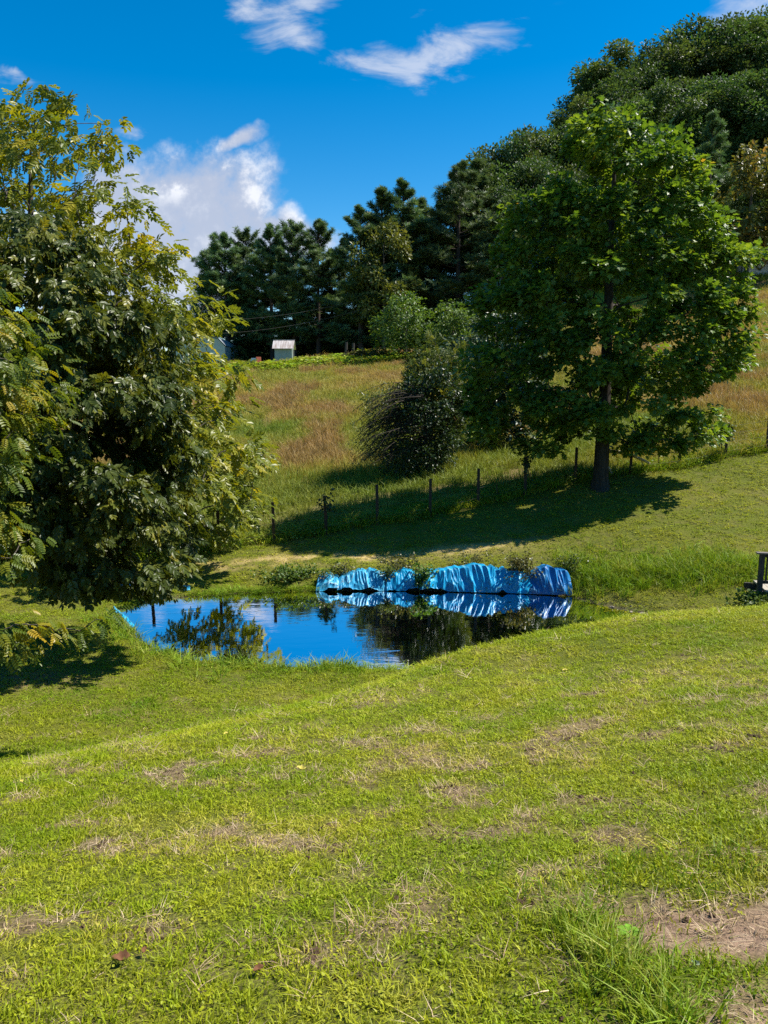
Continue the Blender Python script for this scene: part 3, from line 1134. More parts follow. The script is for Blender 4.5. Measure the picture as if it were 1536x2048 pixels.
# ------------------------------------------------------------------ shrubs on the hillside
# vine-covered thorn shrub with bare arching twigs
b = place(860, 29.5)
poly = px_poly([(770, 950), (785, 880), (800, 800), (830, 750), (870, 730), (910, 740), (935, 800), (925, 850), (905, 900), (900, 945), (840, 965)], 29.5, b)
r = np.random.default_rng(21)
root = empty('thorn_shrub', b, 'dark vine-covered shrub with bare arching twigs behind the fence', 'shrub')
cen, _ = sample_crown(r, poly, 150, 1.5, 0.5)
tp, trd = trunk_path(r, 3.4, (-0.3, 0), r0=0.10, n=10)
sk = skeleton(r, tp, trd, cen[:80], 0.010)
shoots = []
for k in range(150):                                    # arching dead twigs, drooping to the left
    z0 = 1.0 + 2.6 * r.random()
    a = np.array([-0.3 + r.normal(0, .2), r.normal(0, 0.5), z0])
    ln = 1.2 + 1.5 * r.random()
    e = a + np.array([-ln, r.normal(0, 0.7), -0.15 - 1.0 * r.random() * z0 * 0.5])
    s = np.linspace(0, 1, 6)[:, None]
    path = a + (e - a) * s + np.array([0, 0, 0.8]) * (s * (1 - s)) * ln * 0.6 + r.normal(0, .03, (6, 3))
    sk.tube(path, np.linspace(0.020, 0.006, 6), 4, False)
    shoots += [path[3], path[4], path[5]]
    for j in range(3):
        i = r.integers(2, 5)
        q = path[i] + np.array([-0.25 - 0.4 * r.random(), r.normal(0, .25), -0.25 - 0.35 * r.random()])
        sk.tube(np.array([path[i], (path[i] + q) / 2 + [0, 0, .05], q]), [0.009, 0.007, 0.004], 4, False)
sk.build('branches', M['twig'], root, smooth=True)


def clump_leaves(name, cen, per, crad, tmpl, size, mat, r, parent, flat=0.8, down=0.2, part='crown', upn=0.8):
    n = len(cen) * per
    ci = np.repeat(np.arange(len(cen)), per)
    off = unit(r.normal(0, 1, (n, 3))) * r.random((n, 1)) ** 0.5
    P = cen[ci] + off * crad * np.array([1, 1, flat])
    D = off + r.normal(0, .4, (n, 3)) + np.array([0, 0, -down])
    U = r.normal(0, .4, (n, 3)) + np.array([0, 0, upn])
    vals = np.clip(0.5 * r.random(n) + 0.5 * r.random(len(cen))[ci], 0, 1)
    return link(part, leaves_mesh(name, tmpl, P, D, U, size * (0.7 + 0.6 * r.random(n)), mat, vals), parent)


clump_leaves('thorn_leaves', cen, 70, 0.36, QUADLEAF, 0.13, M['ivy'], r, root)
clump_leaves('shoot_leaves', np.array(shoots), 7, 0.16, QUADLEAF, 0.075, M['shrub'], r, root, part='shoot_leaves')
tipc = np.stack([r.uniform(-2.6, -1.0, 60), r.normal(0, .6, 60), r.uniform(2.6, 3.7, 60)], 1)
tipc[:, 2] -= np.abs(tipc[:, 0] + 1.0) * 0.35
clump_leaves('thorn_tips', tipc, 22, 0.25, QUADLEAF, 0.09, M['shrub'], r, root, part='new_leaves')

# upright leafy shrub growing out of its top and right side
b2 = place(880, 30.5)
poly = px_poly([(800, 800), (815, 740), (850, 690), (865, 660), (880, 700), (905, 680), (935, 720), (950, 780), (940, 850), (915, 900), (880, 880)], 30.5, b2)
leafy('leafy_shrub', 'pale green upright shrub growing up through the dark thorn shrub', 'shrub', b2, poly, 0.9, 110, 34, 0.34, spray(6, QUADLEAF, 3), 0.22,
      M['shrub'], M['twig'], 22, 4.0, 0.06, out=0.2, down=-0.4, upn=0.5, skel=60, twig=0.008, trunk_name='stems')

b2 = place(985, 34)
poly = px_poly([(900, 860), (895, 760), (910, 680), (940, 640), (985, 640), (1010, 600), (1050, 620), (1080, 700), (1075, 800), (1050, 900), (980, 900)], 34, b2)
leafy('vine_draped_tree', 'dark small tree draped in vines behind the left of the maple', 'tree', b2, poly, 2.0, 220, 60, 0.55, QUADLEAF, 0.22,
      M['ivy'], M['bark'], 23, 5.2, 0.10, skel=70)

for k, (px, D, pts, m, lab, sd) in enumerate([
        (812, 80, [(752, 690), (755, 640), (770, 605), (800, 588), (835, 590), (860, 625), (868, 670), (850, 700), (800, 705)], 'bright',
         'rounded bright green young tree below the pines on the crest', 31),
        (905, 78, [(868, 700), (870, 650), (885, 615), (905, 590), (925, 612), (950, 640), (965, 690), (940, 715), (895, 715)], 'bright',
         'pointed light green young tree right of the rounded one on the crest', 32),
        (965, 60, [(905, 770), (910, 700), (945, 660), (990, 640), (1030, 660), (1060, 740), (1040, 790), (960, 795)], 'shrub',
         'olive green bushy thicket uphill between thorn shrub and maple', 33),
        (745, 82, [(672, 725), (690, 712), (720, 702), (760, 700), (800, 705), (815, 725)], 'olive',
         'low brownish thicket at the top of the field under the pines', 34),
        (880, 74, [(800, 735), (830, 705), (870, 700), (920, 706), (940, 740)], 'shrub',
         'low green thicket in the field right of the brownish one', 35)]):
    b2 = place(px, D)
    poly = px_poly(pts, D, b2)
    hh = max(p[1] for p in poly)
    leafy('young_tree' if k < 2 else 'thicket', lab, 'tree' if k < 2 else 'thicket', b2, poly, hh * 0.45, 130, 42, 0.10 * hh + 0.25, QUADLEAF, 0.30, M[m], M['bark'], sd,
          hh * 0.8, 0.09, skel=50, twig=0.015, trunk_name='trunk' if k < 2 else 'stems')

# ------------------------------------------------------------------ far woodland: each tree an object, mesh data shared by kind


def wood_variant(seed, mat, wide=0.34, leafn=360, cl=80, lsz=0.020, top=1.0, bottom=0.16):
    """crown and trunk meshes of a tree 1 m tall, scaled up in place"""
    r = np.random.default_rng(seed)
    zs = np.linspace(bottom, top, 12)
    sl = (zs - bottom) / (top - bottom)
    w = wide * np.sqrt(np.clip(1 - (2 * sl - 0.9) ** 2 / 1.25, 0.03, 1)) * (0.82 + 0.36 * r.random(12))
    w2 = wide * np.sqrt(np.clip(1 - (2 * sl - 0.9) ** 2 / 1.25, 0.03, 1)) * (0.82 + 0.36 * r.random(12))
    poly = [(-a, z) for a, z in zip(w, zs)] + [(a, z) for a, z in zip(w2[::-1], zs[::-1])]
    cen, _ = sample_crown(r, poly, cl, wide, 0.35)
    tp, trd = trunk_path(r, 0.85, r0=0.016, r1=0.003, n=10)
    tp[0, 2], tp[1, 2] = -0.08, 0.02
    sk = skeleton(r, tp, trd, cen[:30], 0.002)
    n = len(cen) * leafn
    ci = np.repeat(np.arange(len(cen)), leafn)
    off = unit(r.normal(0, 1, (n, 3))) * r.random((n, 1)) ** 0.45
    P = cen[ci] + off * (0.085 * (0.7 + 0.6 * r.random(len(cen))))[ci][:, None] * np.array([1, 1, .75])
    D = off + r.normal(0, .4, (n, 3)) + np.array([0, 0, -.2])
    U = r.normal(0, .45, (n, 3)) + np.array([0, 0, .8]) + 0.3 * off
    vals = np.clip(.5 * r.random(n) + .5 * r.random(len(cen))[ci], 0, 1)
    cm = leaves_mesh('crown', QUADLEAF, P, D, U, lsz * (.7 + .6 * r.random(n)), mat, vals)
    F = [np.concatenate(sk.q)] + ([np.concatenate(sk.t)] if sk.t else [])
    tm = mesh_np('trunk', np.concatenate(sk.v), F, M['bark'], None, True)
    return tm, cm


NEEDLE = []
for k in range(11):
    a = k * 2.4
    el = 0.15 + 0.9 * ((k * 0.618) % 1)
    NEEDLE.append((math.cos(a) * math.cos(el), math.sin(a) * math.cos(el), math.sin(el)))
_v, _f = [], []
for k, d in enumerate(NEEDLE):
    d = np.array(d)
    s = unit(np.cross(d, [0.3, 0.2, 1.0])) * 0.060
    _v += [-s * 0.6, s * 0.6, d * 0.75 + s * .7, d, d * .75 - s * .7]
    _f.append([5 * k, 5 * k + 1, 5 * k + 2, 5 * k + 3, 5 * k + 4])
TUFT = (np.array(_v), [np.array(_f)])


def pine_variant(seed, clear=0.18, wide=0.2, rag=0.5, cone=0.5, whorls=15, tuft=0.026):
    r = np.random.default_rng(seed)
    tp, trd = trunk_path(r, 0.97, r0=0.016, r1=0.002, n=12)
    tp[0, 2], tp[1, 2] = -0.08, 0.02
    mb = MB()
    mb.tube(tp, trd, 8)
    P, D = [], []
    for w_ in range(whorls):
        s = w_ / (whorls - 1)
        z = clear + (0.95 - clear) * s
        prof = (1 - s) ** cone * (0.55 + 0.45 * math.sin(min(1, s * 3.0) * math.pi / 2)) if cone < 1 else (1 - s)
        nb_ = r.integers(4, 7)
        for k in range(nb_):
            az = r.random() * 6.283
            L = wide * prof * (1 - rag * 0.5 + rag * r.random()) + 0.02
            if s < 0.25 and r.random() < 0.25:
                continue
            zz = z + r.normal(0, 0.012)
            x0 = np.interp(zz, tp[:, 2], tp[:, 0])
            y0 = np.interp(zz, tp[:, 2], tp[:, 1])
            e = np.array([math.cos(az) * L, math.sin(az) * L, L * (0.10 + 0.45 * s + 0.75 * s ** 4 + 0.15 * r.random())])
            t5 = np.linspace(0, 1, 5)[:, None]
            path = np.array([x0, y0, zz]) + e * t5 + np.array([0, 0, -0.10 * L]) * np.sin(t5 * math.pi)
            mb.tube(path, np.linspace(0.004, 0.0012, 5), 4, False)
            nt = int(16 + L * 380)
            for j in range(nt):
                q = 0.28 + 0.74 * r.random() ** 0.7
                c = np.array([np.interp(q, t5[:, 0], path[:, m]) for m in range(3)])
                side = np.array([-math.sin(az), math.cos(az), 0]) * r.normal(0, 0.24 * L * (1.15 - 0.5 * q))
                P.append(c + side + np.array([0, 0, r.normal(0.004, 0.005)]))
                D.append(np.array([math.cos(az), math.sin(az), 0.6]) * 0.35 + side / (L + .01) + np.array([0, 0, 0.75]) + r.normal(0, .3, 3))
    for j in range(60):                                    # leader shoot
        q = r.random()
        P.append(np.array([tp[-1, 0] + r.normal(0, .004), tp[-1, 1] + r.normal(0, .004), 0.93 + 0.07 * q]))
        D.append(np.array([r.normal(0, .5), r.normal(0, .5), 1.2]))
    P, D = np.array(P), np.array(D)
    # TUFT's axis is +z: feed it as (d, s, n) with n = D
    n = len(P)
    Dz = unit(D)
    a = unit(np.cross(Dz, r.normal(0, 1, (n, 3))))
    cm = leaves_mesh('crown', TUFT, P, a, Dz, tuft * (.7 + .6 * r.random(n)), M['pine'], np.clip(r.random(n), 0, 1))
    F = [np.concatenate(mb.q)] + [np.concatenate(mb.t)]
    tm = mesh_np('trunk', np.concatenate(mb.v), F, M['bark_pine'], None, True)
    return tm, cm


def far_tree(name, variant, px, top, D, label, group, wscale, r, cat='tree'):
    b_ = place(px, D)
    h = at(px, top, D)[2] - b_[2]
    root = empty(name, b_, label, cat, group)
    root.rotation_euler = (0, 0, r.random() * 6.28)
    root.scale = (h * wscale, h * wscale, h)
    for nm, me in (('trunk', variant[0]), ('crown', variant[1])):
        o = bpy.data.objects.new(nm, me)
        C.objects.link(o)
        o.parent = root
    return root


fr_ = np.random.default_rng(5)
PV = [pine_variant(101, 0.12, 0.235, 0.7, 0.72), pine_variant(102, 0.08, 0.22, 0.6, 0.8), pine_variant(103, 0.14, 0.25, 0.9, 0.65), pine_variant(104, 0.06, 0.25, 0.7, 0.8, 16),
      pine_variant(105, 0.04, 0.22, 0.7, 0.95, 17)]
pines = [  # px, top, D, variant, width, label
    (428, 500, 112, 2, 1.0, 'leftmost pine of the row on the crest, low crown'), (458, 468, 108, 0, 1.15, 'flat-topped pine second from the left on the crest'),
    (500, 462, 110, 2, 1.1, 'pine right of the flat-topped one above the grey barn'), (545, 452, 106, 0, 1.05, 'tall bare-stemmed pine directly left of the small shed'),
    (590, 447, 104, 2, 1.05, 'pine standing just behind the small shed'), (638, 443, 102, 0, 1.15, 'round-topped pine with sky gaps right of the shed'),
    (690, 478, 108, 1, 1.0, 'short pine in the dip of the pine row'), (722, 418, 98, 3, 1.2, 'dark pine with low branches at the end of the mown patch'),
    (762, 378, 100, 4, 1.3, 'pointed pine left of the tallest pine pair'), (806, 366, 99, 3, 1.2, 'tall pointed pine above the rounded young tree'),
    (842, 400, 104, 4, 1.2, 'pine with thin top beside the gap of sky'), (876, 402, 108, 1, 1.0, 'slim ragged pine in the gap left of the big dark pine'),
    (915, 330, 98, 3, 1.2, 'big dark pine with spiky top left of the wood'), (948, 322, 104, 4, 1.3, 'pine merging into the wood behind the big dark pine'),
    (480, 500, 114, 1, 1.1, 'shaded pine between the second and third pines from the left'),
    (566, 485, 112, 1, 1.1, 'low-branched pine in the shade behind the shed roof'), (665, 500, 106, 1, 1.1, 'ragged pine between round-topped pine and the dip'),
    (1000, 400, 94, 3, 1.3, 'grey-green pine behind the upper left of the maple'), (1405, 228, 92, 4, 1.0, 'brownish slender conifer right of the maple top')]
for px, top, D, vi, ws, lab in pines:
    far_tree('pine_tree', PV[vi], px, top, D, lab, 'pines along the crest', ws, fr_)

WV = [wood_variant(201 + k, M['wood'], 0.30 + 0.04 * (k % 3)) for k in range(5)]
WLAB = 'dark green broad-leaved tree in the wood on the steep hillside'
WG = 'trees of the hillside wood'
front_row = [(1010, 292, 112), (1045, 258, 116), (1092, 262, 118), (1135, 262, 118), (1165, 245, 122), (1060, 330, 104), (1120, 360, 100), (1180, 340, 102), (985, 320, 110)]
mid_row = [(1190, 205, 122), (1235, 190, 118), (1290, 205, 114), (1340, 180, 114), (1395, 170, 116), (1450, 165, 114), (1510, 150, 112), (1570, 150, 112),
           (1260, 300, 104), (1330, 310, 102), (1470, 330, 98), (1530, 310, 100), (1400, 380, 96), (1300, 420, 95), (1560, 420, 93), (1600, 330, 97), (1450, 430, 92), (1230, 430, 96)]
sky_row = [(1195, 185, 128), (1222, 132, 134), (1262, 96, 132), (1305, 92, 134), (1338, 104, 130), (1372, 70, 136), (1415, 52, 134), (1455, 62, 130), (1490, 45, 136),
           (1530, 22, 134), (1575, 10, 136), (1640, 0, 136), (1440, 110, 126), (1350, 140, 124), (1520, 90, 126), (1270, 150, 126)]
special = {(1338, 104, 130): 'round-crowned tree in the notch of the wood\'s skyline', (1530, 22, 134): 'highest tree of the wood at the top right edge',
           (1045, 258, 116): 'light-crowned tree on the skyline left of the maple top', (1222, 132, 134): 'tree where the wood\'s skyline drops steeply above the maple'}
ORD = ['first', 'second', 'third', 'fourth', 'fifth', 'sixth', 'seventh', 'eighth', 'ninth', 'tenth', 'eleventh']
for k, q in enumerate(sorted(sky_row[:10])):
    special.setdefault(q, ORD[k] + ' tree along the skyline of the wood, counted from the drop above the maple')
for k, q in enumerate(sorted(front_row[:5])):
    special.setdefault(q, ORD[k] + ' rounded tree along the lower skyline between big dark pine and maple')
for k, q in enumerate(front_row + mid_row + sky_row):
    far_tree('woodland_tree', WV[k % 5], q[0], q[1], q[2], special.get(q, WLAB), WG, 1.0 + 0.3 * fr_.random(), fr_)
AV = wood_variant(230, M['autumn'], 0.32, 90, 60, 0.035)
far_tree('turning_tree', AV, 1490, 292, 86, 'small tree turning orange at the right edge of the field', None, 1.0, fr_)
OV = wood_variant(231, M['wood'], 0.36, 170, 70, 0.032)
far_tree('edge_tree', OV, 1545, 372, 88, 'dark spreading tree at the field edge below the orange one', None, 1.3, fr_)
M['yellowgreen'] = leaf_mat('yellow_green_leaves', [(0, (0.06, 0.09, 0.02)), (0.6, (0.13, 0.15, 0.03)), (1, (0.24, 0.22, 0.04))], 0.35, (1.3, 1.2, 0.5))
BV = wood_variant(232, M['yellowgreen'], 0.30, 150, 60, 0.034)
far_tree('yellowish_tree', BV, 768, 452, 95, 'yellowish green tree in front of the dark pines', None, 0.85, fr_)
UV = wood_variant(233, M['wood'], 0.5, 110, 60, 0.05, 1.0, 0.02)
for q, lab in [((470, 690, 104), 'dark bush under the leftmost pines'), ((615, 680, 110), 'dark bush behind the small shed to the right'),
               ((668, 672, 112), 'pale bush between pine trunks above the mown patch'), ((1410, 520, 90), 'dark bush at the foot of the wood right of the maple')]:
    far_tree('bush', UV, q[0], q[1], q[2], lab, None, 1.2, fr_, 'bush')

# ------------------------------------------------------------------ far buildings
b = place(569, 88)
root = empty('small_shed', b, 'small pale shed with rust-streaked tin roof under the pines', 'shed')
sh = MB()
sh.box((0, 0, 0.55), (2.0, 1.8, 1.9))
sh.build('wall', M['shed_wall'], root)
for sg in (-1, 1):
    rp = MB()
    for k in range(8):                                     # tin sheets of the gable roof
        x0 = -1.22 + 2.44 * k / 8
        x1 = x0 + 2.44 / 8 - 0.012
        zt = 2.42 + 0.012 * (k % 2)
        v = [[x0, 0, zt], [x1, 0, zt], [x1, sg * 1.25, 1.42], [x0, sg * 1.25, 1.42]]
        v += [[p[0], p[1], p[2] - 0.03] for p in v]
        rp.add(v, [[0, 1, 2, 3], [7, 6, 5, 4], [0, 4, 5, 1], [1, 5, 6, 2], [2, 6, 7, 3], [3, 7, 4, 0]])
    rp.build('roof', M['rust_tin'], root)
for sg in (-1, 1):
    ge = MB()
    x = sg * 0.98
    ge.add([[x, -0.9, 1.5], [x, 0.9, 1.5], [x, 0, 2.38], [x - sg * .04, -0.9, 1.5], [x - sg * .04, 0.9, 1.5], [x - sg * .04, 0, 2.38]],
           [[0, 1, 4, 3], [1, 2, 5, 4], [2, 0, 3, 5]], [[0, 1, 2], [5, 4, 3]])
    ge.build('gable', M['shed_wall'], root)
rg = MB()
rg.box((0, 0, 2.44), (2.5, 0.14, 0.05))
rg.build('ridge_cap', M['rust_tin'], root)
dr = MB()
dr.box((1.012, 0.1, 0.6), (0.03, 0.8, 1.6))
dr.build('door', M['dark_hole'], root)

b = place(402, 99)
root = empty('barn', b, 'grey steel barn with gambrel roof half hidden by leaves at left', 'barn')
W2, prof = 3.2, [(-3.2, -1.0), (-3.2, 2.35), (-2.35, 3.25), (0, 3.9), (2.35, 3.25), (3.2, 2.35), (3.2, -1.0)]
wl = MB()
n = len(prof)
v = [[x, y, z] for y in (0, 9) for x, z in prof]
wl.add(v, [[0, n, n + 1, 1], [n - 2, n - 2 + n, n - 1 + n, n - 1]], [[0, 1, 5], [0, 5, 6], [1, 2, 4], [1, 4, 5], [2, 3, 4], [n, n + 5, n + 1], [n, n + 6, n + 5], [n + 1, n + 4, n + 2],
                                                                       [n + 1, n + 5, n + 4], [n + 2, n + 4, n + 3]])
wl.build('wall', M['barn_wall'], root)
for k in range(1, 5):
    (x0, z0), (x1, z1) = prof[k], prof[k + 1]
    rf = MB()
    v = [[x0 * 1.03, -0.15, z0 + .05], [x1 * 1.03, -0.15, z1 + .05], [x1 * 1.03, 9.15, z1 + .05], [x0 * 1.03, 9.15, z0 + .05]]
    v += [[p[0], p[1], p[2] + 0.06] for p in v]
    rf.add(v, [[3, 2, 1, 0], [4, 5, 6, 7], [0, 1, 5, 4], [1, 2, 6, 5], [2, 3, 7, 6], [3, 0, 4, 7]])
    rf.build('roof', M['barn_roof'], root)
dr = MB()
dr.box((0.9, -0.03, 0.4), (2.0, 0.05, 2.4))
dr.build('door', M['white_wall'], root)

b = place(1519, 90)
root = empty('pale_outbuilding', b, 'pale outbuilding glimpsed between trunks right of the maple', 'building')
ob = MB()
ob.box((0, 0, 1.5), (4, 3, 5.4))
ob.build('wall', M['white_wall'], root)
ob = MB()
ob.add([[-2.2, -1.8, 4.1], [2.2, -1.8, 4.1], [2.2, 0, 5.2], [-2.2, 0, 5.2], [2.2, 1.8, 4.1], [-2.2, 1.8, 4.1]], [[0, 1, 2, 3], [3, 2, 4, 5]])
ob.build('roof', M['barn_roof'], root)

b = place(513, 84)
root = empty('scrap_heap', b, 'small red and white object lying in weeds left of the shed', 'scrap')
ob = MB()
ob.box((0.25, 0, 0.75), (0.6, 0.5, 0.8), 0.3, 0.8)
ob.build('body', M['red_paint'], root)
ob = MB()
ob.box((-0.25, 0, 0.85), (0.7, 0.5, 0.35), -0.2, 0.7)
ob.build('lid', M['white_wall'], root)
for px, h, lab in ((692, 1.9, 'left of two dark wooden posts beside the mown patch'), (706, 1.75, 'right of two dark wooden posts beside the mown patch')):
    b = place(px, 84)
    p = MB()
    p.tube([[0, 0, -.3], [0.03, 0, h * .5], [0.06, 0, h]], [0.17, 0.16, 0.14], 8)
    o = p.build('wooden_post', M['dark_hole'], None, b)
    tag(o, lab, 'post', 'wooden posts by the mown patch')

for k, (pa, pb) in enumerate((((330, 668, 92), (760, 608, 92)), ((330, 640, 94), (760, 588, 94)))):
    a, e = at(*pa), at(*pb)
    s = np.linspace(0, 1, 30)[:, None]
    path = a + (e - a) * s - np.array([0, 0, 1.1]) * 4 * s * (1 - s)
    p = MB()
    p.tube(path, 0.015, 4)
    o = p.build('power_line', M['wire'])
    tag(o, ('lower' if k == 0 else 'upper') + ' thin overhead wire crossing in front of the pines', 'wire', 'overhead wires')

# ------------------------------------------------------------------ wire fence
fb = [np.array(at(px, py, fence_D(px))) for px, py in FENCE]
fb = [np.array([q[0], q[1], gz(q[0], q[1])]) for q in fb]
mid = fb[6]
fence = empty('wire_fence', mid, 'wire fence on thin steel posts running between lawn and hillside', 'fence')
pr = np.random.default_rng(3)
tops = []
hs = [0.16 + q_ for q_ in [1.12, 1.10, 1.12, 1.10, 1.14, 1.12, 1.10, 1.18, 1.02, 1.12, 1.08, 1.10, 1.10, 1.1]]
for k, q in enumerate(fb):
    p = MB()
    lean = pr.normal(0, 0.018, 2)
    h = hs[k]
    for part in range(2):                                  # T-shaped steel: flange and web
        cxs, sx, sy = ((0, 0.095, 0.022), (0, 0.020, 0.065))[part]
        yy0 = -0.012 if part == 0 else 0.030
        v = []
        for z in (-0.3, h):
            for x_, y_ in ((-1, -1), (1, -1), (1, 1), (-1, 1)):
                v.append([cxs + x_ * sx / 2 + lean[0] * z, yy0 + y_ * sy / 2 + lean[1] * z, z])
        p.add(v, [[3, 2, 1, 0], [4, 5, 6, 7], [0, 1, 5, 4], [1, 2, 6, 5], [2, 3, 7, 6], [3, 0, 4, 7]])
    o = p.build('post', M['post'], fence, q - mid)
    tops.append((q, h, lean))
for fr0 in (0.22, 0.48, 0.72, 0.93):
    pts = []
    for k in range(len(tops) - 1):
        (a, ha, la), (e, he, le) = tops[k], tops[k + 1]
        A = a + np.array([la[0] * ha * fr0, -0.03, ha * fr0])
        E = e + np.array([le[0] * he * fr0, -0.03, he * fr0])
        for s in np.linspace(0, 1, 6)[:-1]:
            pts.append(A + (E - A) * s - np.array([0, 0, 0.02 * 4 * s * (1 - s)]))
    pts.append(E)
    p = MB()
    p.tube(np.array(pts) - mid, 0.0028, 4)
    p.build('wire', M['wire'], fence)
for px, py, D, h, lab in ((993, 985, 25.2, 0.55, 'short stake beside the fence, left of the vine-topped post'), (1316, 940, 26.8, 0.75, 'thin stake between the two fence posts right of the maple')):
    q = place(px, D)
    p = MB()
    p.tube([[0, 0, -.2], [0.01, 0, h * .5], [0.0, 0, h]], [0.022, 0.02, 0.018], 6)
    tag(p.build('stake', M['post'], None, q), lab, 'stake')


def vine(k, lab, hh, n, spread):
    q, h, _ = tops[k]
    r = np.random.default_rng(400 + k)
    root = empty('climbing_vine', q, lab, 'vine')
    st = MB()
    s = np.linspace(0, 1, 14)
    st.tube(np.stack([0.045 * np.cos(s * 14), 0.045 * np.sin(s * 14), s * h], 1), 0.008, 4)
    st.build('stem', M['twig'], root)
    cen = np.stack([r.normal(0, spread, n), r.normal(0, spread * .7, n), h * hh + r.normal(0, 0.13, n)], 1)
    clump_leaves('vine_leaves', cen, 16, 0.12, ROUNDLEAF, 0.085, M['ivy'], r, root, part='leaves')


vine(7, 'leafy vine clinging to the fence post just left of the maple', 0.86, 9, 0.06)
vine(11, 'leafy vine on the fence post right of the maple crown', 0.72, 16, 0.16)
vine(3, 'small leafy vine on the fence post above the left shadow tip', 0.8, 10, 0.20)

# fallen pale branch behind the trunk
for (pa, pb, D0, D1, r0, lab) in (((1214, 902), (1300, 927), 26.4, 26.3, 0.075, 'pale fallen branch resting across the fence right of the maple trunk'),
                                  ((1211, 934), (1223, 947), 25.9, 25.9, 0.06, 'short pale broken stick leaning beside the maple trunk')):
    a, e = at(*pa, D0), at(*pb, D1)
    s = np.linspace(0, 1, 8)[:, None]
    path = a + (e - a) * s + np.array([0, 0, 0.10]) * np.sin(s * math.pi)
    path = path - a
    p = MB()
    p.tube(path, np.linspace(r0, r0 * 0.55, 8), 7)
    if r0 > 0.07:
        p.tube([path[3], path[3] + [0.12, 0, 0.16], path[3] + [0.2, 0.02, 0.4]], [0.03, 0.022, 0.012], 5)
        p.tube([path[5], path[5] + [0.14, 0, -0.1], path[5] + [0.2, 0.0, -0.32]], [0.03, 0.022, 0.012], 5)
    tag(p.build('fallen_branch', M['deadwood'], None, a, True), lab, 'branch')

# ------------------------------------------------------------------ blue tarpaulins on the far bank


def tarp_mat(name, deep, mid_, pale, bleach):
    t = NT(name)
    n = t.noise(2.2, 5, 0.65, t.obj())
    n2 = t.noise(14, 5, 0.65, t.obj(), (1.0, 1.0, 0.35))
    c = t.ramp(n, [(0.25, deep), (0.5, mid_), (0.75, mid_)])
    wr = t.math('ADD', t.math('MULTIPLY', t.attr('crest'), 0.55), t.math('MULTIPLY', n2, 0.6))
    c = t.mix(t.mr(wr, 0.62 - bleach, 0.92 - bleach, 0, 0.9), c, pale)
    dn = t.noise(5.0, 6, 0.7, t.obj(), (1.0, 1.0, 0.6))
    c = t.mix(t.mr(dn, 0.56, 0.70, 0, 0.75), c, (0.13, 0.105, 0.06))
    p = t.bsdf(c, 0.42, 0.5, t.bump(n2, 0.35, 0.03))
    tr = t.n('ShaderNodeBsdfTranslucent')
    t.l(c, tr.inputs['Color'])
    mx = t.n('ShaderNodeMixShader')
    mx.inputs[0].default_value = 0.22
    t.l(p.outputs[0], mx.inputs[1])
    t.l(tr.outputs[0], mx.inputs[2])
    return t.done(mx.outputs[0])


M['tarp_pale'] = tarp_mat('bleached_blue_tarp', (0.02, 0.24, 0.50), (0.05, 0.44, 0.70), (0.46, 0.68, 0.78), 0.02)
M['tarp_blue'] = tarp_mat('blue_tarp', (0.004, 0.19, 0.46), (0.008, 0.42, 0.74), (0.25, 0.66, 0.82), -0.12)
M['tarp_deep'] = tarp_mat('deep_blue_tarp', (0.004, 0.11, 0.36), (0.006, 0.21, 0.52), (0.32, 0.60, 0.76), -0.08)


